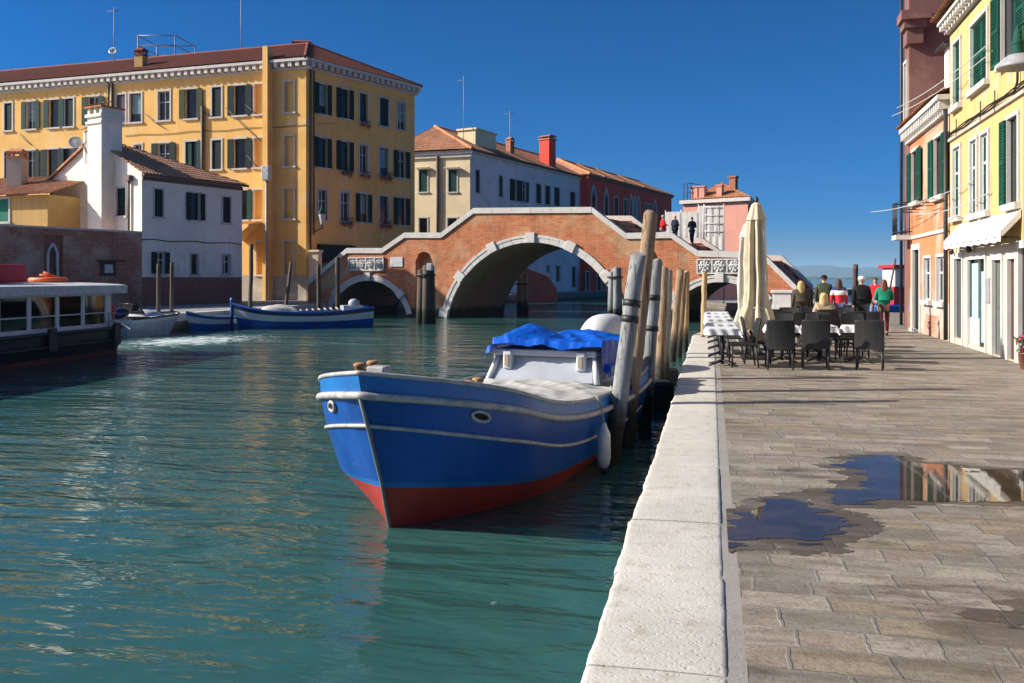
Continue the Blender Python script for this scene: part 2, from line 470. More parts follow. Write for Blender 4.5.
def roof_plane(mb, e0, e1, r1, r0, tile=.24, row=.42, amp=.055):
    """eave e0 -> e1, ridge r0 -> r1 (world points); rolls run up the slope"""
    e0, e1, r0, r1 = map(Vector, (e0, e1, r0, r1))
    du = (e1 - e0); L = du.length; du.normalize()
    mid = (r0 + r1) / 2 - e0
    dv = mid - du * mid.dot(du); H = dv.length; dv.normalize()
    n = du.cross(dv)
    if n.z < 0: n = -n
    a0 = (r0 - e0).dot(du); a1 = (r1 - e0).dot(du)
    nu = max(2, int(L / tile * 4)); nr = max(1, int(H / row))
    old = mb.M; mb.M = Matrix.Identity(4)
    vs = []
    for j in range(nr):
        vs += [(j / nr, .035), ((j + .98) / nr, 0.0)]
    P = []
    for v, lift in vs:
        lo, hi = a0 * v, L + (a1 - L) * v
        for i in range(nu + 1):
            u = L * i / nu
            uc = min(max(u, lo), hi)
            bump = amp * abs(math.sin(PI * u / tile)) + .012 * noise.noise((u * 3, v * 9, 1.3))
            P.append(e0 + du * uc + dv * (v * H) + n * (bump + lift))
    w = nu + 1
    fs = []
    for j in range(len(vs) - 1):
        for i in range(nu):
            a = j * w + i
            if (P[a] - P[a + 1]).length < 1e-5 and (P[a + w] - P[a + w + 1]).length < 1e-5: continue
            fs.append((a, a + 1, a + w + 1, a + w))
    mb.add(P, fs, False)
    mb.M = old

def ridge_roll(mb, a, b, r=.13):
    a, b = Vector(a), Vector(b); old = mb.M; mb.M = Matrix.Identity(4)
    n = max(2, int((b - a).length / .4)); pts = []; rs = []
    for i in range(n):
        pts += [a.lerp(b, i / n), a.lerp(b, (i + .9) / n)]; rs += [r * 1.15, r * .9]
    pts.append(b); rs.append(r)
    mb.tube(pts, rs, 8); mb.M = old

def V3(pc, z): return Vector((*w2(*pc), z))

def chimney(root, loc, w, d, z0, z1, mat, rz=0, cap='tile_orange', capw=1.45):
    mb = MB(Matrix.Translation(Vector(loc)) @ Matrix.Rotation(rz, 4, 'Z'))
    mb.box(-w / 2, w / 2, -d / 2, d / 2, z0, z1)
    hw, hd = w / 2 * capw, d / 2 * capw
    c = obj('chimney', mb, M[mat], root)
    mb = MB(Matrix.Translation(Vector(loc)) @ Matrix.Rotation(rz, 4, 'Z'))
    mb.box(-hw, hw, -hd, hd, z1 - .02, z1 + .12)
    for sx in (-1, 1):
        for sy in (-1, 1): mb.box(sx * w * .42 - .06, sx * w * .42 + .06, sy * d * .42 - .06, sy * d * .42 + .06, z1 + .121, z1 + .35)
    mb.box(-hw, hw, -hd, hd, z1 + .351, z1 + .43)
    mb.add([(-hw, -hd, z1 + .431), (hw, -hd, z1 + .431), (hw, hd, z1 + .431), (-hw, hd, z1 + .431), (-hw * .7, 0, z1 + .65), (hw * .7, 0, z1 + .65)],
           [(0, 1, 5, 4), (1, 2, 5), (2, 3, 4, 5), (3, 0, 4)])
    obj('cap', mb, M[cap], c)
    return c

def antenna(label, base, h):
    o = thing('antenna', label, 'antenna', base)
    b = Vector(base)
    mb = MB(); mb.tube([b - Vector((0, 0, .3)), b + Vector((0, 0, h))], .035, 6); obj('mast', mb, M['greypaint'], o)
    mb = MB(); z = h * .93
    mb.tube([b + Vector((-.7, 0, z)), b + Vector((.7, .1, z))], .018, 5)
    for i in range(7):
        x = -.65 + i * .21; l = .35 - .03 * i
        mb.tube([b + Vector((x, -l, z)), b + Vector((x, l, z))], .01, 4)
    obj('aerial', mb, M['greypaint'], o)
    return o

def dish(root, p, r=.45, az=0):
    mb = MB(Matrix.Translation(Vector(p)) @ Matrix.Rotation(az, 4, 'Z') @ Matrix.Rotation(rad(65), 4, 'X'))
    mb.lathe([(.001, -.1), (r * .5, -.07), (r, .03), (r, .045), (r * .5, -.05), (.002, -.08)], 16)
    mb.tube([(0, -r, .03), (0, -.05, .35)], .02, 5)
    return obj('satellite_dish', mb, M['whitepaint'], root)

def shell(mb, W, z0, z1):       # plain wall
    mb.M = W.M; mb.quad((0, 0, z0), (W.L, 0, z0), (W.L, 0, z1), (0, 0, z1))

def addp(a, d, s): return (a[0] + d[0] * s, a[1] + d[1] * s)

def flower_box(root, W, u0, u1, z, rail=True):
    mb = MB(W.M); mb.box(u0, u1, -.42, -.16, z - .02, z + .2)
    b = obj('flower_box', mb, M['terracotta'], root)
    mb = MB(W.M)
    rnd = random.Random(int(u0 * 100))
    for i in range(60):
        x = rnd.uniform(u0 - .05, u1 + .05); y = rnd.uniform(-.5, -.12); zz = z + rnd.uniform(.1, .5) - (rnd.random() < .3) * .35
        s = rnd.uniform(.05, .13); a = rnd.uniform(0, 6.28); t = rnd.uniform(-.8, .8)
        dx, dy = s * math.cos(a), s * math.sin(a)
        mb.add([(x - dx, y - dy, zz - s * t), (x + dy * .5, y - dx * .5, zz), (x + dx, y + dy, zz + s * t), (x - dy * .5, y + dx * .5, zz + .02)], [(0, 1, 2, 3)])
    obj('plant', mb, M['leaf'], b)
    if rail:
        mb = MB(W.M)
        for z1 in (z + .25, z + .6): mb.tube([(u0 - .1, -.1, z1), (u0 - .1, -.48, z1), (u1 + .1, -.48, z1), (u1 + .1, -.1, z1)], .016, 5)
        for i in range(9):
            x = u0 - .1 + i * (u1 - u0 + .2) / 8; mb.tube([(x, -.48, z), (x, -.48, z + .6)], .012, 4)
        obj('railing', mb, M['iron'], b)

# ================================================================= yellow corner palazzo across the canal
K = (-15.56, 68.0)
YL = addp(K, (-.951, .309), 42.0); YR = addp(K, (.585, .811), 12.2)
wl = Wall(YL, K); wr = Wall(K, YR)
yb = thing('apartment_building', 'large ochre yellow corner palazzo with rows of green shuttered windows behind the white house', 'building', V3(K, 0))
rows = [(14.3, 16.65), (10.2, 12.5), (6.2, 8.5)]
colsL = [[(4.5, 12.3, 'closed', 'dark_sh'), (26.5, 35.5, 'open', 'green_sh'), (49, 59, 'open', 'green_sh'), (65, 73.5, 'closed', 'dark_sh'), (88, 99, 'open', 'green_sh'), (116.5, 125.5, 'closed', 'purple_sh'), (129.5, 141.5, 'plain', 'dark_sh'), (158, 170, 'plain', 'purple_sh'), (185.5, 197, 'open', 'olive_sh'), (212, 221.5, 'closed', 'dark_sh'), (234, 246, 'open', 'dark_sh'), (254, 264.5, 'blind', ''), (284.5, 294, 'blind', '')],
         [(4.5, 12.3, 'closed', 'dark_sh'), (26.5, 35.5, 'open', 'dark_sh'), (47, 58.5, 'open', 'dark_sh'), (63, 74, 'openr', 'dark_sh'), (88, 99, 'open', 'green_sh'), (134, 142, 'plain', 'dark_sh'), (158, 170, 'open', 'dark_sh'), (185.5, 197, 'openr', 'green_sh'), (212, 221.5, 'closed', 'dark_sh'), (234, 246, 'open', 'dark_sh'), (254, 264.5, 'blind', ''), (284.5, 294, 'blind', '')],
         [(185.5, 197, 'closed', 'dark_sh'), (212, 221.5, 'closed', 'dark_sh'), (238, 247.5, 'open', 'green_sh'), (254, 264.5, 'blind', ''), (284, 294, 'blind', '')],
         [(256.5, 265.5, 'blind', ''), (284.5, 293, 'blind', '')]]
rowsL = rows + [(1.95, 4.5)]
colsR = [(318.5, 327, 'open'), (340.5, 349, 'open'), (359.5, 367.5, 'plain'), (379.5, 388.5, 'closed'), (397.5, 405.5, 'plain')]
kindR = [['open', 'open', 'plain', 'closed', 'plain'], ['open', 'open', 'plain', 'plain', 'open'], ['plain', 'plain', 'open', 'plain', 'open']]
holesL = [(wl.u(a), wl.u(b), z0, z1, k, s) for r, (z0, z1) in zip(colsL, rowsL) for a, b, k, s in r]
holesR = [(wr.u(a), wr.u(b), z0, z1, kindR[i][j]) for i, (z0, z1) in enumerate(rows) for j, (a, b, _) in enumerate(colsR)]
shop = (wr.u(317), wr.u(353), .3, 4.3)
mb = MB()
facade(mb, wl, 0, 17.5, holesL, .24, mats=[(1.9, 1)])
facade(mb, wr, 0, 17.5, holesR + [shop], .24, mats=[(.9, 1)])
YB = addp(YL, (.309, .951), 10); YRB = addp(YR, (-.86, .51), 9)
for a, b in ((YR, YRB), (YRB, YB), (YB, YL)): shell(mb, Wall(a, b), 0, 17.5)
obj('wall', mb, [M['yellow'], M['grey_plinth']], yb)
for i, h in enumerate(holesL): window(yb, wl, h, h[4], h[5] or 'green_sh', wallm='yellow', curtain=(i % 5 == 1))
for i, h in enumerate(holesR): window(yb, wr, h, h[4], 'dark_sh', curtain=(i % 4 == 0), depth=.24)
for i, j in ((0, 2), (1, 1), (1, 2), (1, 3), (2, 1), (2, 3)):
    h = holesR[i * 5 + j]; flower_box(yb, wr, h[0], h[1], h[2] - .35, rail=(j != 2))
mb = dentils(wl, 0, wl.L + .45, 17.5, .75, .6, .62); dentils(wr, -.0, wr.L + .3, 17.502, .75, .6, .62, mb)
obj('cornice', mb, M['istrian'], yb)
ap = V3((-16.6, 73.2), 20.75)
lr = ap + (V3(YL, 0) - V3(K, 0)); lr.z = 20.75
mb = MB(); zc = 18.26
o0 = V3(wl.pt(wl.L + .3, .62), zc); oL = V3(wl.pt(0, .62), zc); oR = V3(wr.pt(wr.L + .3, .62), zc); o1 = V3(wr.pt(-.2, .62), zc)
roof_plane(mb, oL, o0, ap, lr); roof_plane(mb, o0, oR, ap, ap)
bk = V3(YRB, zc); bl = V3(YB, zc)
mb.add([oR, bk, ap], [(0, 1, 2)]); mb.add([bk, bl, lr, ap], [(0, 1, 2, 3)]); mb.add([oL, lr, bl], [(0, 1, 2)])
rf = obj('roof', mb, M['tile_red'], yb)
mb = MB(); ridge_roll(mb, lr, ap); ridge_roll(mb, ap, o0); ridge_roll(mb, ap, oR); obj('ridge', mb, M['tile_red'], rf)
ua, ub = wl.u(268), wl.u(273)
mb = MB(wl.M); mb.box(ua, ub, -.75, .05, 0, 19.3); obj('pilaster', mb, M['yellow'], yb)
mb = MB(wr.M); mb.tube([(.35, -.12, 17.5), (.35, -.12, 0)], .07, 8); mb.tube([(.7, -.1, 17.5), (.7, -.1, 5)], .05, 8); obj('downpipe', mb, M['pipe'], yb)
mb = MB(wl.M); mb.tube([(wl.u(113), -.12, 18.2), (wl.u(113), -.12, 11.8)], .11, 8); mb.tube([(wl.u(109.5), -.12, 18.2), (wl.u(109.5), -.12, 14.5)], .08, 8); obj('downpipe', mb, M['pipe'], yb)
mb = MB(wl.M); mb.tube([(wl.u(203.5), -.14, 15.2), (wl.u(203.5), -.14, 6)], .13, 8); obj('downpipe', mb, M['pipe'], yb)
mb = MB(wr.M); sh0, sh1, sz0, sz1 = shop
mb.box(sh0 - .02, sh1 + .02, .16, .2, .28, 2.9); shp = obj('shop_front', mb, M['shopgreen'], yb)
mb = MB(wr.M); mb.box(sh0, sh1, -.35, .12, 3.1, 4.25); obj('shop_blind', mb, M['dark_sh'], shp)
mb = MB(wr.M); mb.box(sh0 + .1, sh1 - .1, .13, .159, .8, 1.5); obj('shop_panel', mb, M['offwhite'], shp)
for i, (a, za, b, zb) in enumerate(((146, 14.9, 166, 13.6), (201, 15.0, 216, 14.2), (226, 15.0, 262, 12.2), (246, 15.1, 264, 14.0), (247, 11.2, 263, 10.0), (20, 14.0, 33, 12.9))):
    mb = MB(wl.M); mb.tube([(wl.u(a), -.08, za), (wl.u((a + b) / 2), -.12, (za + zb) / 2 - .1), (wl.u(b), -.08, zb)], .03, 5); obj('wall_cable', mb, M['iron'], yb)
mb = MB(wl.M); mb.tube([(wl.u(125) + i * 1.6, -.05, 13.25 + .06 * math.sin(i * 1.9)) for i in range(13)], .022, 5); obj('wall_cable', mb, M['iron'], yb)
# lean-to porch roof on the left wall
mb = MB(wl.M); u0, u1 = wl.u(243), wl.u(266)
mb.add([(u0, -2.3, 4.2), (u1, -2.3, 5.7), (u1, -.02, 6.2), (u0, -.02, 4.7), (u0, -2.3, 4.05), (u1, -2.3, 5.55), (u1, -.02, 6.05), (u0, -.02, 4.55)],
       [(0, 1, 2, 3), (7, 6, 5, 4), (0, 4, 5, 1), (1, 5, 6, 2), (2, 6, 7, 3), (3, 7, 4, 0)])
obj('porch_roof', mb, M['yellow'], yb)
# chimneys, roof terrace rail, antennas
pc = V3((-17.6, 75.5), 0); chimney(yb, (pc.x, pc.y, 0), 1.5, .8, 20.2, 21.0, 'ochre2', TH, 'tile_red', 1.1)
pc = V3(wl.pt(wl.u(130.5), -1.2), 0); chimney(yb, (pc.x, pc.y, 0), .75, .7, 18.2, 20.0, 'ochre2', 0, 'tile_red', 1.15)
mb = MB()
T = []
for px, py in ((138, 57), (157, 56), (175, 53), (195, 51)): T.append(atd(px, 79 if px < 160 else 78, 0))
zt = 20.4
base = [atd(138, 78.5), atd(175, 78.5), atd(195, 82), atd(157, 82)]
for p in base: mb.tube([(p.x, p.y, 20.0), (p.x, p.y, 22.9)], .055, 6)
for z in (22.0, 22.85):
    for i in range(4):
        a, b = base[i], base[(i + 1) % 4]; mb.tube([(a.x, a.y, z), (b.x, b.y, z)], .045, 6)
obj('roof_railing', mb, M['greypaint'], yb)
p = atd(114, 78, 20.3); antenna('thin antenna mast with a white dish beside the yellow palazzo roof railing', (p.x, p.y, 20.3), 4.9)
dish(yb, atd(113, 76.5, 21.0), .36, TH)
p = atd(241, 76, 20.3); antenna('tallest antenna mast on the yellow palazzo roof above the blind windows', (p.x, p.y, 20.3), 5.6)

# ================================================================= white house on the campo
A = (-22.7, 55.2); B = (-18.6, 62.0)
wd_ = Wall(A, B); nl = (-.857, .515)
Lw = addp(A, nl, 9.45); Bk = addp(B, nl, 9.45)
wg = Wall(Lw, A)
wh = thing('white_house', 'small lime white house with tiled roof and a big chimney beside the brick wall', 'house', V3(A, 0))
zr0, zr1 = wd_.z(190, 277), 8.2
hF = [(wd_.u(154), wd_.u(163), wd_.z(158, 217), wd_.z(158, 189), 'closed'), (wd_.u(190.5), wd_.u(199.8), wd_.z(195, 220.5), wd_.z(195, 193), 'open'), (wd_.u(222.5), wd_.u(230.5), wd_.z(226, 223), wd_.z(226, 197), 'closed'),
      (wd_.u(155.5), wd_.u(164.5), wd_.z(160, 274), wd_.z(160, 252), 'open'), (wd_.u(190.5), wd_.u(198), wd_.z(194, 274.5), wd_.z(194, 254), 'plain'), (wd_.u(222.5), wd_.u(230), wd_.z(226, 274), wd_.z(226, 255), 'plain')]
hG = [(wg.u(117), wg.u(126), wg.z(122, 216), wg.z(122, 188), 'closed')]
mb = MB(); facade(mb, wd_, 0, 8.2, hF, .22, mats=[(1.75, 1)]); facade(mb, wg, 0, 8.2, hG, .2)
s_ap = 4.75; uap = wg.L - s_ap
mb.M = wg.M; mb.add([(0, 0, 8.2), (wg.L, 0, 8.2), (uap, 0, 10.6)], [(0, 1, 2)])
for a, b in ((B, Bk), (Bk, Lw)): shell(mb, Wall(a, b), 0, 8.2)
obj('wall', mb, [M['lime'], M['plinth_brick']], wh)
for h in hF: window(wh, wd_, h, h[4], 'dark_sh', fw=.08)
for h in hG: window(wh, wg, h, 'closed', 'dark_sh', fw=.1)
mb = MB(); P = wg.world(uap, -.25, 10.7)
e0 = wd_.world(-.25, -.35, 8.1); e1 = wd_.world(wd_.L + .25, -.35, 8.1)
Pin = wd_.world(wd_.L * .09, 4.9, 10.7)
roof_plane(mb, e0, e1, Pin, P, .24, .40, .06)
l0 = wg.world(-.3, -.25, 8.15); bk = V3(addp(Bk, (-.2, .3), 1), 8.15)
mb.add([e1, bk, Pin], [(0, 1, 2)]); mb.add([l0, P, Pin, bk], [(0, 1, 2, 3)])
mb.add([l0, P, P - Vector((0, 0, .14)), l0 - Vector((0, 0, .14))], [(0, 1, 2, 3)])
obj('roof', mb, M['tile_pale'], wh)
mb = MB(wd_.M); mb.tube([(-.2, -.42, 8.02), (wd_.L + .2, -.42, 8.02)], .08, 8); mb.box(0, wd_.L, -.1, .05, 7.72, 7.95)
obj('gutter', mb, M['pipe'], wh)
mb = MB(wg.M)
mb.tube([(wg.L - 1.1, -.12, 8.0), (wg.L - 1.1, -.12, 4.0)], .07, 8); mb.tube([(.25, -.12, 8.0), (.25, -.12, 2.5)], .08, 8); mb.box(wg.L - 1.35, wg.L - .85, -.3, -.02, 7.7, 8.05)
obj('downpipe', mb, M['pipe'], wh)
mb = MB(wg.M); c0, c1 = wg.L - 4.15, wg.L - 2.75
mb.box(c0, c1, -.85, .6, 0, 11.75)
mb.box(c0 - .1, c1 + .1, -.95, .7, 11.35, 11.5); mb.box(c0 - .12, c1 + .12, -.97, .72, 11.76, 11.95)
for x in (c0, c0 + .62, c1 - .2): mb.box(x, x + .2, -.85, .6, 11.95, 12.35)
ch = obj('chimney', mb, M['lime'], wh)
mb = MB(wg.M); mb.box(c0 - .15, c1 + .15, -1.0, .75, 12.351, 12.44)
roof_plane(mb, wg.world(c0 - .2, -1.05, 12.45), wg.world(c1 + .2, -1.05, 12.45), wg.world(c1 + .1, -.1, 12.75), wg.world(c0 - .1, -.1, 12.75), .2, .3, .05)
obj('cap', mb, M['tile_orange'], ch)
mb = MB(wg.M); mb.box(c0 - 1.35, c0 - .05, -.25, .6, 8.5, 11.1); mb.box(c0 - 1.2, c0 - .2, -.25, .6, 9, 11.15)
ch = obj('chimney', mb, M['lime'], wh)
mb = MB(); roof_plane(mb, wg.world(c0 - 1.5, -.4, 11.15), wg.world(c0 - .04, -.4, 11.15), wg.world(c0 - .04, .5, 11.6), wg.world(c0 - 1.5, .5, 11.6), .2, .3, .05); obj('cap', mb, M['tile_orange'], ch)
dish(wh, wg.world(c0 - 1.7, -.55, 10.4), .42, TH + .4)
mb = MB(wd_.M); mb.tube([(-.05 + i * wd_.L / 8, -.04, 4.05 + .05 * math.sin(i * 2.1)) for i in range(9)], .03, 5); obj('wall_cable', mb, M['iron'], wh)

# ================================================================= brick garden wall on the campo
fd = ((B[0] - A[0]) / wd_.L, (B[1] - A[1]) / wd_.L)
G0 = addp(A, fd, -26); wb = Wall(G0, A)
gw = thing('brick_wall', 'long dark brick garden wall with a pointed niche window beside the white house', 'wall', V3(A, 0))
nu0, nu1, nz0, nz1 = wb.u(44), wb.u(63), wb.z(53, 281), wb.z(53, 235)
mb = MB(); facade(mb, wb, 0, 4.45, [(nu0, nu1, nz0, nz1)], .25); shell(mb, Wall(addp(A, nl, .5), addp(G0, nl, .5)), 0, 4.45)
mb.M = wb.M; mb.quad((0, 0, 4.45), (wb.L, 0, 4.45), (wb.L, .5, 4.45), (0, .5, 4.45))
obj('wall', mb, M['wall_brick'], gw)
mb = MB(wb.M)
n = int(wb.L / 1.2)
for i in range(n): mb.box(i * wb.L / n + .008, (i + 1) * wb.L / n - .008, -.1, .6, 4.452, 4.56)
obj('coping', mb, M['istrian'], gw)
mb = MB(wb.M); mb.box(nu0 - .01, nu1 + .01, .2, .26, nz0 - .01, nz1 + .01)
ni = obj('niche', mb, M['plinth_brick'], gw)
def lancet(mb, W, u0, u1, z0, z1, y0, y1, fw, solid=False):
    um = (u0 + u1) / 2; hw = (u1 - u0) / 2; zs = z1 - hw * 1.7
    def outl(h, zt, n=8):
        p = [(um - h, z0), (um - h, zs)]
        for i in range(1, n): a = i / n; p.append((um - h + h * a, zs + (zt - zs) * math.sin(a * PI / 2) ** .9))
        p.append((um, zt))
        q = [(2 * um - x, z) for x, z in reversed(p[:-1])]
        return p + q
    o = outl(hw, z1); m_ = len(o)
    mb.M = W.M
    if solid:
        mb.add([(x, y0, z) for x, z in o], [tuple(range(m_))]); return
    inn = outl(hw - fw, z1 - fw * 1.4)
    P = [(x, y0, z) for x, z in o] + [(x, y0, z) for x, z in inn] + [(x, y1, z) for x, z in o] + [(x, y1, z) for x, z in inn]
    fs = []
    for i in range(m_ - 1):
        fs += [(i, i + 1, m_ + i + 1, m_ + i), (i, 2 * m_ + i, 2 * m_ + i + 1, i + 1), (m_ + i, m_ + i + 1, 3 * m_ + i + 1, 3 * m_ + i)]
    mb.add(P, fs)
lu0, lu1 = wb.u(47.5), wb.u(59.5); lz0, lz1 = wb.z(53, 277), wb.z(53, 243)
mb = MB(); lancet(mb, wb, lu0, lu1, lz0, lz1, .05, .2, .14); mb.M = wb.M; mb.box(lu0 - .1, lu1 + .1, .0, .2, lz0 - .12, lz0)
obj('frame', mb, M['istrian'], ni)
mb = MB(); lancet(mb, wb, lu0 + .05, lu1 - .05, lz0, lz1 - .08, .16, .2, 0, True); obj('pane', mb, M['glass'], ni)
nb = (wb.u(100), wb.u(115), wb.z(107, 276), wb.z(107, 262))
o = thing('notice_board', 'dark framed notice board with white sheet on the brick wall', 'notice board', wb.world(nb[0], 0, nb[2]))
mb = MB(wb.M); a, b, c, d = nb
mb.box(a, b, -.08, -.002, c, d); mb.box(a - .2, b + .5, -.35, -.002, d + .02, d + .1); obj('board', mb, M['iron'], o)
mb = MB(wb.M); mb.box(a + .25, b - .2, -.09, -.0801, c + .18, d - .15); obj('sheet', mb, M['offwhite'], o)

# small ochre house behind the wall
oh = thing('ochre_house', 'low ochre house with mossy tiled roof and squat chimney peeking over the brick wall', 'house', V3((-34, 60), 0))
wo = Wall((-38.5, 59.0), (-28.9, 56.0)); wo2 = Wall((-28.9, 56.0), (-27.0, 61.2))
ho = [(wo.u(-10), wo.u(9), wo.z(0, 222), wo.z(0, 199))]
mb = MB(); facade(mb, wo, 0, 6.9, ho, .2); shell(mb, wo2, 0, 6.9); obj('wall', mb, M['ochre2'], oh)
window(oh, wo, ho[0], 'closed', 'bright_sh', 'frame_stone', .2)
mb = MB(); roof_plane(mb, wo.world(-.3, -.5, 6.85), wo.world(wo.L + .5, -.5, 6.85), wo.world(wo.L + .6, 4.5, 8.6), wo.world(-.3, 4.5, 8.6), .2, .36, .07)
obj('roof', mb, M['tile'], oh)
p = atd(17, 59.5); chimney(oh, (p.x, p.y, 0), 1.0, .8, 7.0, 9.6, 'grey_plinth', .2, 'tile_orange', 1.1)
# ================================================================= cream and lilac house beyond the bridge
K2 = (-4.29, 92.0); d2 = (.469, .883)
C0 = addp(K2, (-.951, .309), 9.0); C1 = addp(K2, d2, 28.0); C2 = addp(K2, d2, 62.5)
wc = Wall(C0, K2); wq = Wall(K2, C1); ez = 14.8
cb = thing('canal_house', 'cream and lilac three storey house with tiled hip roof behind the bridge', 'building', V3(K2, 0))
hC = [(wc.u(419), wc.u(427.5), wc.z(423, 192), wc.z(423, 170), 'closed', 'green_sh'), (wc.u(448.5), wc.u(457), wc.z(452, 192), wc.z(452, 170), 'closed', 'green_sh'),
      (wc.u(419), wc.u(427.5), wc.z(423, 238), wc.z(423, 218), 'plain', 'green_sh'), (wc.u(447.5), wc.u(457), wc.z(452, 238), wc.z(452, 218), 'plain', 'green_sh')]
hQ = [(wq.u(a), wq.u(b), wq.z((a + b) / 2, y0), wq.z((a + b) / 2, y1), k, s) for a, b, y0, y1, k, s in
      [(475.5, 479.5, 193, 170, 'closed', 'dark_sh'), (499, 502.5, 197, 176, 'closed', 'green_sh'), (512, 516.5, 201, 179.5, 'open', 'dark_sh'), (521.5, 526, 202, 181.5, 'open', 'dark_sh'), (536, 541, 203.5, 184, 'closed', 'dark_sh'), (545, 550, 205, 186, 'closed', 'dark_sh'), (554, 559.5, 206, 187.5, 'closed', 'dark_sh'), (570, 575, 208, 192, 'closed', 'dark_sh'),
       (546.5, 549.5, 272.5, 265, 'plain', 'dark_sh'), (555.5, 560, 281, 266, 'plain', 'dark_sh'), (572, 575.2, 287, 267, 'closed', 'dark_sh'), (480, 484, 240, 219, 'closed', 'dark_sh'), (513, 518, 243, 223, 'closed', 'dark_sh'), (540, 545, 247, 228, 'closed', 'dark_sh'), (565, 570, 250, 232, 'closed', 'dark_sh')]]
mb = MB(); facade(mb, wc, 0, ez, hC, .22); mb.cur = 0
mq = MB(); facade(mq, wq, 0, ez, hQ, .22)
C0b = addp(C0, d2, 28.0); shell(mq, Wall(C1, C0b), 0, ez); shell(mq, Wall(C0b, C0), 0, ez)
obj('end_wall', mb, M['cream'], cb); obj('wall', mq, M['lilac'], cb)
for h in hC:
    window(cb, wc, h, h[4], h[5], fw=.12)
for h in hC[:2]:
    mb = MB(wc.M); mb.box(h[0] - .35, h[1] + .35, -.55, -.06, h[3] + .16, h[3] + .24); obj('window_hood', mb, M['istrian'], cb)
for h in hQ: window(cb, wq, h, h[4], h[5], fw=.1)
mb = MB(wc.M); mb.box(-.1, wc.L + .3, -.3, .05, ez - .35, ez); mb.box(0, wc.L + .2, -.18, .05, ez - .7, ez - .352); mb.M = wq.M; mb.box(.0, wq.L, -.25, .05, ez - .3, ez - .01)
obj('cornice', mb, M['istrian'], cb)
mb = MB(wc.M); u = wc.u(438); mb.tube([(u, -.14, ez), (u, -.14, 0)], .16, 8); obj('downpipe', mb, M['pipe'], cb)
mb = MB(wq.M); mb.tube([(.0, -.35, ez - .02), (wq.L, -.35, ez - .02)], .1, 6); obj('gutter', mb, M['pipe'], cb)
zt = ez + .05
ap = V3((-8.3, 96.8), 18.0); a2 = ap + (V3(C1, 0) - V3(K2, 0)) * .93; a2.z = 18.0
q0 = V3(wc.pt(-.3, .5), zt); q1 = V3(wc.pt(wc.L + .4, .5), zt); q2 = V3(wq.pt(wq.L, .5), zt); q3 = V3(addp(C0b, (-.2, .3), 1), zt); q4 = V3(addp(C0, (-.951, .309), .5), zt)
mb = MB(); roof_plane(mb, q0, q1, ap, ap, .24); roof_plane(mb, q1, q2, a2, ap, .24)
mb.add([q2, q3, a2], [(0, 1, 2)]); mb.add([q3, q4, ap, a2], [(0, 1, 2, 3)]); mb.add([q4, q0, ap], [(0, 1, 2)])
rf = obj('roof', mb, M['tile'], cb)
mb = MB(); ridge_roll(mb, ap, q1, .17); ridge_roll(mb, ap, a2, .15); obj('ridge', mb, M['tile_orange'], rf)
mb = MB(wq.M); ua, ub = wq.u(487), wq.u(507); mb.box(ua, ub, 1.4, 3.6, 15.0, 17.5); mb.box(ua - .15, ub + .15, 1.25, 3.7, 17.501, 17.7); obj('dormer', mb, M['cream'], rf)
p = wq.world(wq.u(556) - .3, 1.0, 0); chimney(cb, (p.x, p.y, 0), 1.5, 1.3, 14.8, 18.6, 'red', -.5, 'tile_orange', 1.2)
p = wq.world(wq.u(527), 2.2, 0); chimney(cb, (p.x, p.y, 0), .7, .7, 15.5, 17.4, 'terracotta', -.5, 'tile_orange', 1.1)
p = wq.world(wq.u(484), 2.5, 16.4); antenna('antenna mast on the lilac house roof in front of the cream dormer', p, 6.8)
p = wq.world(wq.u(529), 2.5, 16.4); antenna('antenna mast on the lilac house roof between dormer and red chimney', p, 4.8)

# ================================================================= dark red house
rb = thing('red_house', 'dark red house with white pointed windows in line with the lilac one', 'building', V3(C1, 0))
nq = (.883, -.469)
R1 = addp(C1, nq, 1.1); R2 = addp(C2, nq, 1.1)
ws = Wall(C1, R1); wz = Wall(R1, R2); ez = 15.1
hz = []
for a, b, k in ((591.5, 595.5, 0), (604.5, 608, 0), (614.5, 618, 1), (624, 626.5, 1), (630, 632, 0), (634, 635.6, 0), (637.5, 639.3, 0), (645, 647, 1), (649, 651, 1), (654, 656, 0)):
    m_ = (a + b) / 2; hz.append((wz.u(a), wz.u(b), 9.1, 12.9, k))
for a, b in ((592, 596), (604, 608), (616, 620), (630, 634)): hz.append((wz.u(a), wz.u(b), 3.7, 7.0, 1))
for a, b in ((586, 589), (597, 601), (606, 610)): hz.append((wz.u(a), wz.u(b), .05, 2.5, 1))
mb = MB(); facade(mb, wz, 0, ez, hz, .22); shell(mb, ws, 0, ez)
R3 = addp(R2, nl, 9); R4 = addp(C1, nl, 9); shell(mb, Wall(R2, R3), 0, ez); shell(mb, Wall(R3, R4), 0, ez)
obj('wall', mb, M['red'], rb)
for h in hz:
    w = window(rb, wz, h, 'plain' if h[4] == 0 else 'closed', 'dark_sh', frame=None if h[4] == 0 else 'frame_stone', fw=.15)
    if h[4] == 0:
        mb = MB(); lancet(mb, wz, h[0] - .25, h[1] + .25, h[2] - .1, h[3] + 1.0, -.06, .02, .3); obj('frame', mb, M['frame_stone'], w)
        mb = MB(); lancet(mb, wz, h[0] - .05, h[1] + .05, h[3] - .0, h[3] + .8, -.03, -.03, 0, True); obj('pane', mb, M['glass'], w)
mb = dentils(wz, -.2, wz.L + .2, ez - .45, .45, .4, .6); obj('cornice', mb, M['terracotta'], rb)
ap1 = V3(addp(C1, (-.883, .469), 4.5), 17.7); ap2 = V3(addp(C2, (-.883, .469), 4.5), 17.7)
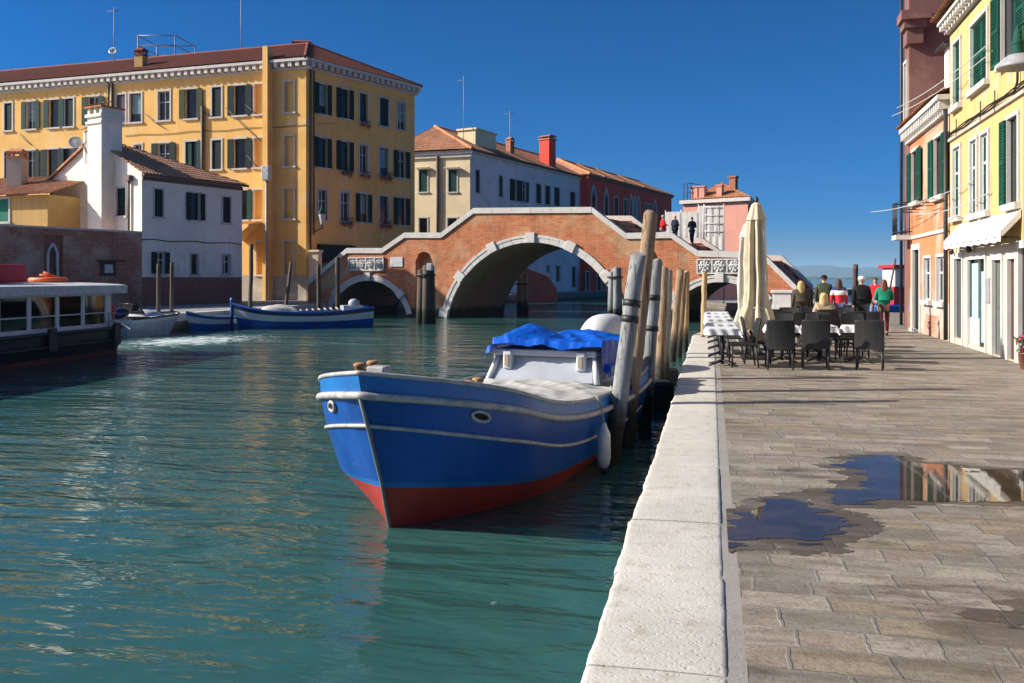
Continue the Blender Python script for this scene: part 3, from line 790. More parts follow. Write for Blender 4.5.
q1 = V3(wz.pt(-.4, .5), ez); q2 = V3(wz.pt(wz.L + .3, .5), ez); b1 = V3(addp(C1, (-.883, .469), 9), ez); b2 = V3(addp(C2, (-.883, .469), 9), ez)
a1 = ap1 + (ap2 - ap1) * .08
mb = MB(); roof_plane(mb, q1, q2, ap2, a1, .24); mb.add([b1, q1, a1], [(0, 1, 2)]); mb.add([b1, a1, ap2, b2], [(0, 1, 2, 3)]); mb.add([q2, b2, ap2], [(0, 1, 2)])
rf = obj('roof', mb, M['tile'], rb)
mb = MB(); ridge_roll(mb, a1, q1, .2); ridge_roll(mb, a1, ap2, .2)
for f in (.25, .45, .7): ridge_roll(mb, q1.lerp(q2, f - .1) + Vector((0, 0, .05)), ap1.lerp(ap2, f) + Vector((0, 0, .1)), .16)
obj('ridge', mb, M['tile_orange'], rf)

# ================================================================= pink house
tl = rad(35); pdx = (math.cos(tl), -math.sin(tl))
p0 = ((683 - 512) / F * 78, 78.0); p1 = addp(p0, pdx, 5.8); p2 = addp(p1, (.35, .94), 6)
wp = Wall(p0, p1); wp2 = Wall(p1, p2); ez = 8.4
pb = thing('pink_house', 'plain pink house with a railed roof terrace beyond the bridge', 'building', V3(p0, 0))
hp = [(wp.u(706), wp.u(710), 2.2, 4.2, 'closed')]
mb = MB(); facade(mb, wp, 0, ez, hp, .2); shell(mb, wp2, 0, ez); p3 = addp(p0, (.35, .94), 6); shell(mb, Wall(p2, p3), 0, ez); shell(mb, Wall(p3, p0), 0, ez)
obj('wall', mb, M['pink'], pb); window(pb, wp, hp[0], 'closed', 'dark_sh')
mb = MB(wp.M); mb.box(-.2, wp.L + .3, -.3, .1, ez - .3, ez); mb.M = wp2.M; mb.box(-.2, wp2.L, -.3, .1, ez - .3, ez - .01); obj('cornice', mb, M['istrian'], pb)
mb = MB(); apx = V3((18.4, 79.4), 10.1)
e = [wp.world(.7, -.2, ez), wp.world(wp.L + .3, -.3, ez), V3(p2, ez), wp.world(.7, 6, ez)]
roof_plane(mb, e[0], e[1], apx, apx, .26); roof_plane(mb, e[1], e[2], apx, apx, .26); mb.add([e[2], e[3], apx], [(0, 1, 2)]); mb.add([e[3], e[0], apx], [(0, 1, 2)])
obj('roof', mb, M['tile_orange'], pb)
for px, w in ((693.5, .62), (701, .5), (718.5, .46)):
    mb = MB(wp.M); u = wp.u(px); mb.box(u - w / 2, u + w / 2, .1, .6, ez, 9.5); mb.box(u - w / 2 - .07, u + w / 2 + .07, .03, .7, 9.5, 9.6); obj('terrace_pier', mb, M['pink'], pb)
mb = MB(wp.M); u = wp.u(725); mb.box(u - .28, u + .28, 1.6, 2.2, 8.8, 10.3); mb.box(u - .36, u + .36, 1.52, 2.28, 10.301, 10.45); obj('chimney', mb, M['terracotta'], pb)
mb = MB(wp.M)
for u in (.08, .4, .72): mb.tube([(u, .0, ez - .4), (u, .0, 9.85)], .035, 6)
for z in (9.1, 9.5, 9.85): mb.tube([(.08, .0, z), (.85, .0, z), (.85, 2, z)], .028, 5)
obj('railing', mb, M['iron'], pb)

# ================================================================= houses along the near quay
O = (11.63, 23.9); ua_ = (.247, .969)
def along(s): return addp(O, ua_, -s)          # s grows towards the viewer
wy = Wall(along(0), along(12)); wo_ = Wall(along(-5.9), along(0))
yh = thing('yellow_house', 'pale yellow quayside house with bottle green shutters and a white shop awning', 'house', V3(O, 0))
hy = [(wy.u(954.5), wy.u(961.5), 6.1, 7.75, 'closed'), (wy.u(972), wy.u(988.5), 6.15, 7.72, 'closed'), (wy.u(1003), wy.u(1020), 6.2, 7.75, 'open'),
      (wy.u(954.3), wy.u(961.3), 3.26, 5.05, 'closed'), (wy.u(971.5), wy.u(978), 3.2, 4.98, 'closed'), (wy.u(982), wy.u(989.5), 3.2, 4.98, 'closed'), (wy.u(1009), wy.u(1019.5), 3.2, 4.98, 'half'),
      (8.6, 9.6, 6.15, 7.75, 'open'), (8.6, 9.6, 3.2, 5.0, 'open'), (10.6, 11.5, 3.2, 5.0, 'closed'), (10.6, 11.5, 6.15, 7.75, 'closed')]
gy = [(wy.u(955), wy.u(962.5), .16, 2.2, 'doornavy', 'door'), (wy.u(968.5), wy.u(985.5), .1, 2.15, 'glass', 'shop_door'), (wy.u(993), wy.u(1002), .02, 2.1, 'doorgrey', 'door'), (wy.u(1008.5), wy.u(1016), .02, 2.1, 'doorbrown', 'door'), (wy.u(1019.5), wy.u(1030), .02, 2.3, 'doornavy', 'door'), (9.2, 10.2, .02, 2.2, 'doorbrown', 'door')]
zc = 8.1
mb = MB(); facade(mb, wy, 0, zc, hy + gy, .1, mats=[(2.45, 1)])
e1 = addp(O, ua_, -12); e2 = addp(e1, (.969, -.247), 8); e3 = addp(O, (.969, -.247), 8)
for a, b in ((e1, e2), (e2, e3), (e3, O)): shell(mb, Wall(a, b), 0, zc)
obj('wall', mb, [M['pale_yellow'], M['shop_plaster']], yh)
for i, h in enumerate(hy): window(yh, wy, h, h[4], 'rgreen_sh', fw=.07, depth=.1, slats=1)
for a, b, z0, z1, m_, nm in gy:
    mb = MB(wy.M); mb.box(a - .01, b + .01, .07, .12, z0 - .01, z1 + .01); d = obj(nm, mb, M[m_], yh)
    mb = MB(wy.M)
    mb.box(a - .1, a + .01, -.03, .05, 0, z1 + .01); mb.box(b - .01, b + .1, -.03, .05, 0, z1 + .01); mb.box(a - .11, b + .11, -.035, .05, z1 - .01, z1 + .14)
    obj('frame', mb, M['frame_stone'], d)
    mb = MB(wy.M)
    if nm == 'door':
        for za, zb in ((z0 + .15, z0 + .95), (z0 + 1.05, z1 - .12)): mb.box(a + .12, b - .12, .05, .069, za, zb)
        obj('door_panel', mb, M[m_], d)
        mb = MB(wy.M); mb.ball((b - .09, .04, 1.05), .03); obj('handle', mb, M['iron'], d)
    else:
        mb.box(a + .01, (a + b) / 2 + .1, .04, .069, .02, .75); obj('door_panel', mb, M['whitepaint'], d)
        mb = MB(wy.M); mb.box(a + .1, a + .75, .052, .068, .76, z1 - .1); mb.box((a + b) / 2 + .14, b - .06, .052, .068, .2, z1 - .3); obj('curtain', mb, M['paleblue'], d)
        mb = MB(wy.M); x = (a + b) / 2 + .1
        for xx in (a + .012, x - .05, x + .06, b - .06): mb.box(xx, xx + .05, .02, .051, .76 if xx < x else .1, z1 - .02)
        obj('sash', mb, M['doorgrey'], d)
mb = MB(wy.M); mb.box(gy[1][1] + .12, gy[1][1] + .5, -.04, -.002, 1.15, 1.7); obj('meter_box', mb, M['greypaint'], yh)
mb = dentils(wy, -.1, 12.2, zc + .08, .3, .3, .3); obj('cornice', mb, M['frame_stone'], yh)
mb = MB(); roof_plane(mb, wy.world(-.2, -.45, zc + .42), wy.world(12.2, -.45, zc + .42), wy.world(12.2, 4, zc + 1.9), wy.world(-.2, 4, zc + 1.9)); mb.M = wy.M
mb.quad((-.2, 4, zc + 1.9), (12.2, 4, zc + 1.9), (12.2, 8, zc + .4), (-.2, 8, zc + .4)); mb.add([(-.01, -.4, zc + .4), (-.01, 8, zc + .4), (-.01, 4, zc + 1.9)], [(0, 1, 2)]); obj('roof', mb, M['tile'], yh)
mb = MB(wy.M)
mb.box(0, 12, -.06, .02, 5.3, 5.38); obj('string_course', mb, M['grey_plinth'], yh)
mb = MB(wy.M)
for k in range(3):
    mb.tube([(.05 + i * .6, -.07 - .015 * k, 5.42 + .03 * k + .02 * math.sin(i * 1.7 + k)) for i in range(20)], .018, 5)
for u in (1.0, 3.4, 4.6): mb.tube([(u, -.06, 5.3), (u, -.06, 5.75)], .015, 5)
mb.tube([(6.3, -.06, 7), (6.25, -.06, 5.6), (6.0, -.06, 5.4)], .025, 5)
mb.tube([(6.9, -.08, 8.0), (6.9, -.08, 0.0)], .045, 8)
obj('wall_cable', mb, M['iron'], yh)
mb = MB(wy.M); mb.tube([(-.02, -.1, 6.2), (-.02, -.1, 0.05)], .055, 8); mb.tube([(-.02, -.1, 2.45), (.25, -.1, 2.45)], .03, 6); obj('downpipe', mb, M['iron'], yh)
a0, a1_ = 1.15, 6.35
mb = MB(wy.M)
mb.grid(lambda u, v: (a0 + (a1_ - a0) * u, -.02 - .36 * v, 3.06 - .42 * v - .04 * math.sin(v * PI) + .012 * math.sin(u * 34) * v), 40, 6)
mb.grid(lambda u, v: (a0 + (a1_ - a0) * u, -.385 + .01 * math.sin(u * 50), 2.64 - .2 * v - (.03 * abs(math.sin(u * 26)) if v > .5 else 0)), 52, 2)
for x in (a0, a1_): mb.add([(x, -.02, 3.06), (x, -.38, 2.64), (x, -.38, 2.5), (x, -.02, 2.9)], [(0, 1, 2, 3)])
aw = obj('awning', mb, M['awning'], yh)
mb = MB(wy.M)
for x in (a0 + .1, (a0 + a1_) / 2, a1_ - .1): mb.tube([(x, -.02, 2.5), (x, -.35, 2.52)], .02, 6)
mb.tube([(a0, -.36, 2.52), (a1_, -.36, 2.52)], .022, 6); obj('awning_arm', mb, M['iron'], aw)
for u in (.75, 2.6):
    mb = MB(wy.M); mb.lathe([(.02, 2.48), (.05, 2.44), (.07, 2.34), (.02, 2.3)], 8, c=(u, -.12)); mb.box(u - .03, u + .03, -.12, .0, 2.47, 2.5); obj('wall_light', mb, M['iron'], yh)

so = thing('salmon_house', 'narrow salmon orange house with exposed brick base and closed bottle green shutters', 'house', V3(along(-5.9), 0))
ho = [(wo_.u(912.8), wo_.u(919.5), 4.1, 5.75, 'open'), (wo_.u(935.5), wo_.u(944.5), 3.98, 5.66, 'open'), (wo_.u(925), wo_.u(932), 1.03, 2.3, 'plain'), (wo_.u(938), wo_.u(945.5), 1.03, 2.3, 'plain')]
do = (wo_.u(913.5), wo_.u(920), .1, 2.6)
mb = MB(); facade(mb, wo_, 0, 6.1, ho + [do], .12, mats=[(.62, 1), (1.03, 2)])
d1 = along(-5.9); d4 = addp(d1, (.969, -.247), 8); shell(mb, Wall(d4, d1), 0, 6.1)
obj('wall', mb, [M['orange'], M['orange_brick'], M['grey_plinth']], so)
for i, h in enumerate(ho): window(so, wo_, h, h[4], 'rgreen_sh', fw=.07, depth=.12, slats=1, pane='black_in')
mb = MB(wo_.M); mb.box(do[0] - .01, do[1] + .01, .08, .13, .09, 2.61); dd = obj('door', mb, M['dark_sh'], so)
mb = MB(wo_.M); mb.box(do[0] - .14, do[0] + .01, -.04, .05, 0, 2.61); mb.box(do[1] - .01, do[1] + .14, -.04, .05, 0, 2.61); mb.box(do[0] - .15, do[1] + .15, -.05, .05, 2.59, 2.78); mb.box(do[0], do[1], -.15, .1, 0, .1); obj('frame', mb, M['frame_stone'], dd)
mb = MB(wo_.M); mb.ball((do[1] - .1, .05, 1.1), .035); obj('handle', mb, M['iron'], dd)
mb = dentils(wo_, -.2, 5.86, 6.1, .5, .3, .27); obj('cornice', mb, M['frame_stone'], so); mb = MB(wo_.M); mb.box(0.52, 5.9, -.05, .02, 2.95, 3.05); obj('string_course', mb, M['frame_stone'], so)
mb = MB(); roof_plane(mb, wo_.world(-.3, -.38, 6.6), wo_.world(5.85, -.38, 6.6), wo_.world(5.85, 4, 8.0), wo_.world(-.3, 4, 8.0)); obj('roof', mb, M['tile_orange'], so)
mb = MB(wo_.M); mb.box(3.5, 4.1, .35, .8, 6.6, 8.3); cc = obj('chimney', mb, M['lime'], so); mb = MB(wo_.M); mb.box(3.2, 4.4, .15, 1.0, 8.301, 8.38); obj('cap', mb, M['iron'], cc)
mb = MB(wo_.M); mb.box(4.15, 4.9, .4, .9, 6.7, 8.2); obj('chimney', mb, M['black_in'], so)
# iron balcony at the far end of the salmon house
mb = MB(wo_.M); mb.box(-.35, .5, -.5, -.002, 2.95, 3.1); bal = obj('balcony', mb, M['frame_stone'], so)
mb = MB(wo_.M)
for z in (3.2, 4.15): mb.tube([(.5, -.02, z), (.5, -.47, z), (-.35, -.47, z), (-.35, -.02, z)], .02, 6)
for i in range(8): mb.tube([(-.35 + i * .12, -.47, 3.1), (-.35 + i * .12, -.47, 4.15)], .012, 5)
for i in range(4): mb.tube([(.5, -.47 + i * .13, 3.1), (.5, -.47 + i * .13, 4.15)], .012, 5)
obj('railing', mb, M['iron'], bal)
for u0 in (1.2, 3.9):
    mb = MB(wo_.M)
    for z in (3.78, 3.88):
        mb.tube([(u0, -.02, z), (u0, -.4, z), (u0 + 1.1, -.4, z), (u0 + 1.1, -.02, z)], .012, 5)
    for x in (u0 + .1, u0 + .55, u0 + 1.0): mb.tube([(x, -.4, 3.77), (x, -.4, 3.89)], .013, 5)
    obj('drying_rack', mb, M['iron'], so)
# tall maroon wall behind the salmon house
mh = thing('maroon_house', 'tall dull maroon house wall rising behind the salmon house', 'building', V3(along(-5.95), 0))
wm = Wall(along(-6.0), addp(along(-6.0), (.969, -.247), 9)); wm0 = Wall(along(-6.9), along(-6.0))
hm = [(.15, .6, 6.9, 8.9, 'closed')]
mb = MB(); facade(mb, wm0, 0, 14.5, hm, .2); mb.M = wm.M; mb.quad((0, 0, 0), (9, 0, 0), (9, 0, 14.5), (0, 0, 14.5)); mb.quad((0, .95, 0), (9, .95, 0), (9, .95, 14.5), (0, .95, 14.5))
mb.quad((0, 0, 14.5), (9, 0, 14.5), (9, .95, 14.5), (0, .95, 14.5))
obj('wall', mb, M['maroon'], mh); window(mh, wm0, hm[0], 'closed', 'dark_sh', fw=.08)
mb = MB(wm.M); mb.box(-.2, .5, -.3, .5, 9.9, 10.15); mb.box(-.3, .62, -.42, .5, 10.15, 10.45); mb.box(-.1, .4, -.2, .5, 9.4, 9.9); obj('capital', mb, M['maroon'], mh)
mb = MB(wm0.M); mb.tube([(.0, -.1, 14), (.0, -.1, .1)], .05, 8); obj('downpipe', mb, M['iron'], mh)
# wall lamp
lp = wy.world(6.0, -.95, 0)
sl = thing('street_lamp', 'green bell shaped street lamp bracketed from the pale yellow house', 'street lamp', wy.world(7.8, 0, 5.9))
mb = MB(wy.M); mb.tube([(7.8, -.0, 6.35), (7.8, -.40, 6.35), (7.8, -.47, 6.3), (7.8, -.47, 6.2)], .03, 8); mb.tube([(7.8, -.02, 6.1), (7.8, -.3, 6.33)], .02, 6); obj('bracket', mb, M['rgreen_sh'], sl)
mb = MB(wy.M); mb.lathe([(.03, 6.25), (.07, 6.2), (.08, 6.05), (.12, 6.0), (.10, 5.95), (.11, 5.85), (.16, 5.78)], 16, c=(7.8, -.47)); obj('lamp_body', mb, M['rgreen_sh'], sl)
mb = MB(wy.M); mb.lathe([(.15, 5.79), (.22, 5.72), (.34, 5.6), (.36, 5.54), (.34, 5.54), (.2, 5.7)], 20, c=(7.8, -.47)); obj('lamp_shade', mb, M['greypaint'], sl)
# washing lines across
def cable(label, a, b, sag=.15, r=.012):
    a, b = Vector(a), Vector(b); mb = MB()
    mb.tube([a.lerp(b, i / 14) - Vector((0, 0, sag * 4 * (i / 14) * (1 - i / 14))) for i in range(15)], r, 5)
    return tag(obj('washing_line', mb, M['offwhite'], origin=a), label, 'washing line', 'washing lines in front of the quayside houses')
cable('upper washing line sloping across the pale yellow house below its top shutters', wy.world(4.6, -.05, 6.9), wo_.world(3.2, -.9, 6.75))
cable('lower washing line sloping across the pale yellow house below its top shutters', wy.world(4.7, -.05, 6.65), wo_.world(3.0, -1.0, 6.55))
cable('washing line sagging across the salmon house under its shutters', wy.world(2.6, -.05, 4.0), wo_.world(-.8, -1.1, 3.95))
cable('washing line at the pale yellow house just above its awning', wy.world(4.2, -.05, 3.6), wo_.world(4.6, -.7, 3.5))
# ================================================================= the three arched bridge
AL = rad(24); bx = (math.cos(AL), -math.sin(AL)); byy = (math.sin(AL), math.cos(AL))
BC = (1.14, 54.0); BW = 8.4
WB = Wall(addp(BC, bx, -17.5), addp(BC, bx, 17.5)); T0 = 17.5
def tb(px):
    k = (px - 512) / F; return (k * BC[1] - BC[0]) / (bx[0] - k * bx[1])
def zb_(px, py): return zat(py, BC[1] + bx[1] * tb(px))
prof = [(308, 281), (347.4, 248), (382.5, 248), (405, 232.6), (441.4, 232.6), (474, 208), (592, 207), (626, 233), (671, 232), (698, 250.5), (762, 252), (797, 286)]
PT = [(tb(x), zb_(x, y)) for x, y in prof]
def top(t):
    if t <= PT[0][0]: return PT[0][1]
    for (a, za), (b, zb) in zip(PT, PT[1:]):
        if t <= b: return za + (zb - za) * (t - a) / (b - a)
    return PT[-1][1]
TL, TR = PT[0][0], PT[-1][0]
ARCH = [(-11.5, 3.05, 1.55), (0.0, 5.72, 3.85), (11.25, 3.05, 1.5)]        # centre, half span at the water, crown of the opening
ZS = WATER - .3
def arch_geo(a, crown): h = crown - ZS; R = (a * a + h * h) / (2 * h); return R, crown - R
def arch_z(t):
    for c, a, cr in ARCH:
        if abs(t - c) < a:
            R, zc = arch_geo(a, cr); return zc + math.sqrt(max(0, R * R - (t - c) ** 2))
    return None
NICHE = [(-7.35, .62), (7.2, .62)]
br = thing('stone_bridge', 'three arched brick bridge with white stone parapet copings across the canal', 'bridge', V3(BC, 0))
brk = sorted({TL, TR, *[p[0] for p in PT], *[c + s * a for c, a, _ in ARCH for s in (-1, 1)], *[c + s * w for c, w in NICHE for s in (-1, 1)]})
ts = []
for a, b in zip(brk, brk[1:]):
    n = max(1, int((b - a) / .22)); ts += [a + (b - a) * i / n for i in range(n)]
ts.append(TR)
X = lambda t: t + T0
def nich(t):
    for c, w in NICHE:
        if abs(t - c) < w: return c, w
mb = MB(WB.M)
CZ = .34                                    # coping height
for a, b in zip(ts, ts[1:]):
    m_ = (a + b) / 2
    inarch = arch_z(m_) is not None
    lo = [(arch_z(t) if arch_z(t) is not None else ZS) if inarch else ZS for t in (a, b)]
    hi = [top(a) - CZ + .01, top(b) - CZ + .01]
    for y, niche in ((0.0, True), (BW, False)):
        nn = nich(m_) if niche else None
        if nn:
            c, w = nn
            nz = [2.75 + math.sqrt(max(0, w * w - (t - c) ** 2)) for t in (a, b)]; n0 = -.35
            mb.quad((X(a), y, ZS), (X(b), y, ZS), (X(b), y, n0), (X(a), y, n0))
            mb.quad((X(a), y, nz[0]), (X(b), y, nz[1]), (X(b), y, hi[1]), (X(a), y, hi[0]))
            mb.quad((X(a), .6, n0), (X(b), .6, n0), (X(b), .6, nz[1]), (X(a), .6, nz[0]))
            mb.quad((X(a), 0, nz[0]), (X(b), 0, nz[1]), (X(b), .6, nz[1]), (X(a), .6, nz[0]))
            mb.quad((X(a), 0, n0), (X(b), 0, n0), (X(b), .6, n0), (X(a), .6, n0))
        else:
            mb.quad((X(a), y, lo[0]), (X(b), y, lo[1]), (X(b), y, hi[1]), (X(a), y, hi[0]))
    for y in (.38, BW - .38):               # inner faces of the parapets
        mb.quad((X(a), y, hi[0] - .5), (X(b), y, hi[1] - .5), (X(b), y, hi[1]), (X(a), y, hi[0]))
for c, w in NICHE:
    for s in (-1, 1): mb.quad((X(c + s * w), 0, -.35), (X(c + s * w), .6, -.35), (X(c + s * w), .6, 2.75), (X(c + s * w), 0, 2.75))
for t in (TL, TR):
    mb.quad((X(t), 0, ZS), (X(t), BW, ZS), (X(t), BW, top(t) - 1.2), (X(t), 0, top(t) - 1.2))
    for y in (0, BW - .38): mb.quad((X(t), y, ZS), (X(t), y + .38, ZS), (X(t), y + .38, top(t) - CZ), (X(t), y, top(t) - CZ))
obj('wall', mb, M['bridge_brick'], br)
mb = MB(WB.M)
for c, a, cr in ARCH:
    R, zc = arch_geo(a, cr); th = math.acos(max(-1, (ZS - zc) / R)); n = 40
    tt = [-th + 2 * th * i / n for i in range(n + 1)]
    for p, q in zip(tt, tt[1:]):
        A_ = (X(c + R * math.sin(p)), zc + R * math.cos(p)); B_ = (X(c + R * math.sin(q)), zc + R * math.cos(q))
        mb.quad((A_[0], 0.0, A_[1]), (B_[0], 0.0, B_[1]), (B_[0], BW, B_[1]), (A_[0], BW, A_[1]))
obj('vault', mb, M['vault_brick'], br)
mb = MB(WB.M)
for a, b in zip(ts, ts[1:]):
    za, zb = top(a) - DECK, top(b) - DECK
    mb.quad((X(a), .36, za), (X(b), .36, zb), (X(b), BW - .36, zb), (X(a), BW - .36, za))
n = 60
for i in range(n):                          # low stone steps across the deck
    t = TL + (TR - TL) * (i + .5) / n
    sl = top(t + .1) - top(t - .1)
    if abs(sl) < .03: continue
    z = top(t) - DECK; mb.box(X(t) - .2, X(t) + .2, .4, BW - .4, z - .12, z + .1)
obj('deck', mb, M['bridge_brick'], br)
for nm, y0, y1 in (('coping', -.1, .46), ('coping', BW - .46, BW + .1)):
    mb = MB(WB.M)
    for (a, za), (b, zb) in zip(PT, PT[1:]):
        n = max(1, round(math.hypot(b - a, zb - za) / 1.3))
        for i in range(n):
            p, q = a + (b - a) * i / n, a + (b - a) * (i + 1) / n
            g = .006
            zp, zq = za + (zb - za) * i / n, za + (zb - za) * (i + 1) / n
            j = random.uniform(-.006, .006)
            mb.add([(X(p) + g, y0 + j, zp - CZ), (X(q) - g, y0 + j, zq - CZ), (X(q) - g, y1, zq - CZ), (X(p) + g, y1, zp - CZ), (X(p) + g, y0 + j, zp), (X(q) - g, y0 + j, zq), (X(q) - g, y1, zq), (X(p) + g, y1, zp)],
                   [(0, 3, 2, 1), (4, 5, 6, 7), (0, 1, 5, 4), (1, 2, 6, 5), (2, 3, 7, 6), (3, 0, 4, 7)])
    obj('coping', mb, M['istrian'], br)
for k, (c, a, cr) in enumerate(ARCH):
    R, zc = arch_geo(a, cr); big = k == 1
    w = .42 if big else .36
    th = math.acos(max(-1, min(1, (WATER + .25 - zc) / (R + w)))); n = 26 if big else 15
    mb = MB(WB.M)
    for i in range(n):
        p, q = -th + 2 * th * i / n + .0015, -th + 2 * th * (i + 1) / n - .0015
        g = lambda r, an, y: (X(c + r * math.sin(an)), y, zc + r * math.cos(an))
        r0, r1 = R - .012, R + w
        P = [g(r0, p, -.07), g(r0, q, -.07), g(r1, q, -.07), g(r1, p, -.07), g(r0, p, .1), g(r0, q, .1), g(r1, q, .1), g(r1, p, .1)]
        mb.add(P, [(0, 1, 2, 3), (0, 4, 5, 1), (3, 2, 6, 7), (0, 3, 7, 4), (1, 5, 6, 2)])
        mb.add([g(R + w * .66, p, -.10), g(R + w * .66, q, -.10), g(r1 + .02, q, -.10), g(r1 + .02, p, -.10), g(R + w * .66, p, -.069), g(R + w * .66, q, -.069), g(r1 + .02, q, -.069), g(r1 + .02, p, -.069)],
               [(0, 1, 2, 3), (0, 4, 5, 1), (3, 2, 6, 7)])
    rg = obj('arch_ring', mb, M['istrian'], br)
    for an in ((0, 25, -25, 52, -52, 76, -76) if big else (0, 48, -48)):
        A_ = rad(an); mb = MB(WB.M @ Matrix.Translation((X(c), 0, zc)) @ Matrix.Rotation(A_, 4, 'Y'))
        hw = .3 if big else .24
        mb.box(-hw, hw, -.2, .1, R - .04, R + w + .14)
        obj('keystone', mb, M['istrian'], rg, bevel=.02)
def relief(px0, px1, y0, y1, t0=None, t1=None, n=4):
    a = tb(px0) if t0 is None else t0; b = tb(px1) if t1 is None else t1; m_ = (px0 + px1) / 2
    z0, z1 = zb_(m_, y1), zb_(m_, y0)
    mb = MB(WB.M); mb.box(X(a), X(b), -.06, .05, z0, z1)
    for q in (z0, z1 - .08): mb.box(X(a) - .02, X(b) + .02, -.14, -.055, q, q + .08)
    w = (b - a) / n
    for i in range(n + 1): mb.box(X(a + w * i) - .04, X(a + w * i) + .04, -.135, -.056, z0 + .081, z1 - .081)
    p = obj('relief_panel', mb, M['istrian'], br)
    for i in range(n):
        cx = X(a + w * (i + .5)); cz = (z0 + z1) / 2; r = min(w, z1 - z0) * .36
        mb = MB(WB.M); mb.ball((cx, -.08, cz), (r, .1, r), 14, 9)
        rnd = random.Random(i)
        for k in range(9): an = k * .7 + rnd.random() * .3; mb.ball((cx + r * .8 * math.cos(an), -.1, cz + r * .8 * math.sin(an)), (r * .34, .1, r * .34), 7, 5)
        for k in range(3): mb.ball((cx + (k - 1) * r * .4, -.17, cz + (.1 if k != 1 else -.2) * r), r * .2, 6, 5)
        obj('carved_head', mb, M['relief'], p)
relief(349.5, 384, 257, 271)
relief(697.5, 758, 258.5, 274)
a, b = tb(390.5), tb(403); mb = MB(WB.M); mb.box(X(a), X(b), -.05, .05, zb_(397, 267), zb_(397, 257)); obj('plaque', mb, M['offwhite'], br, bevel=.02)
# hoarding of white sheets on the far side of the bridge
hd = thing('hoarding', 'white sheeted works hoarding standing on the far side of the bridge ramp', 'hoarding', WB.world(X(9), BW + .9, 0))
def fd_(px, off):   # t on the line at depth offset
    q = addp(BC, byy, off); k = (px - 512) / F; return (k * q[1] - q[0]) / (bx[0] - k * bx[1])
OFF = BW + .9
qd = lambda t: BC[1] + byy[1] * OFF + bx[1] * t
edges = [665, 681, 698, 704, 724]
for a, b in zip(edges, edges[1:]):
    ta, tb2 = fd_(a, OFF), fd_(b, OFF)
    mb = MB(WB.M); n = 8
    zt_ = zat(206 if a > 690 else 212, qd(ta)); zl = 3.1
    mb.grid(lambda u, v: (X(ta + .04 + (tb2 - ta - .08) * u), OFF + .03 * math.sin(u * 19) * v, zt_ - (zt_ - zl) * v), 16, 6)
    s_ = obj('sheet', mb, M['awning'], hd)
    mb = MB(WB.M)
    for x in (ta + .02, tb2 - .02): mb.tube([(X(x), OFF + .06, 0), (X(x), OFF + .06, zt_ + .12)], .03, 6)
    if a == 704:
        for k in range(4): z = zat(207 + k * 8, qd(ta)); mb.tube([(X(ta), OFF - .06, z), (X(tb2), OFF - .06, z - .1)], .025, 5)
        for k in range(4): x = ta + (tb2 - ta) * k / 3; mb.tube([(X(x), OFF - .07, zt_), (X(x), OFF - .07, zt_ - 1.9)], .02, 5)
    obj('pole', mb, M['whitepaint'], s_)

# ================================================================= land and water
def poly(pts): return pts
def xy(p): return (p.x, p.y)
def cz(t, off=0.0): q = addp(addp(BC, bx, t), byy, off); return w2(*q)
KX0, KX1 = -.55, .07
endR = cz(14.6, -.1)
yk = 27.5
bend = (KX1, yk)
kerbL = [(KX0, -8), (KX0, yk), (endR[0] - .15, endR[1])]
land = [(KX0 + .03, -8), (KX0 + .03, yk), (endR[0] - .1, endR[1]), cz(14.6, BW + .1), cz(17.2, BW + 1)]
far = at(822, 313); far2 = at(905, 313)
land += [w2(17.5, 52), w2(17.6, 45), (far2.x + 1.5, far2.y + .3), (far2.x + 12, far2.y - 1), (40, 30), (40, -8)]
def slab(name, pts, z0, z1, mat, **k):
    mb = MB(); mb.prism(pts, z0, z1); return struct(name, mb, mat, **k)
t = NT('quay_wall')
n1 = t.noise(1.2, t.uv(), detail=8, rough=.7); br1 = t.n('TexBrick', {'Vector': t.uv(), 'Color1': (.2, .17, .14), 'Color2': (.15, .12, .10), 'Mortar': (.08, .07, .06), 'Scale': 1, 'Mortar Size': .02, 'Brick Width': .8, 'Row Height': .28}).outputs[0]
zz = t.n('SeparateXYZ', {0: t.n('NewGeometry').outputs['Position']}).outputs[2]
wet = t.ramp(t.math('ADD', t.math('ADD', t.math('MULTIPLY', zz, .8), .75), t.math('MULTIPLY', n1, .3)), .25, .6, (1, 1, 1), (0, 0, 0))
M['quay'] = t.go(t.mix(wet, br1, (.02, .022, .015)), .8, t.bump(t.noise(9), .6, .03))
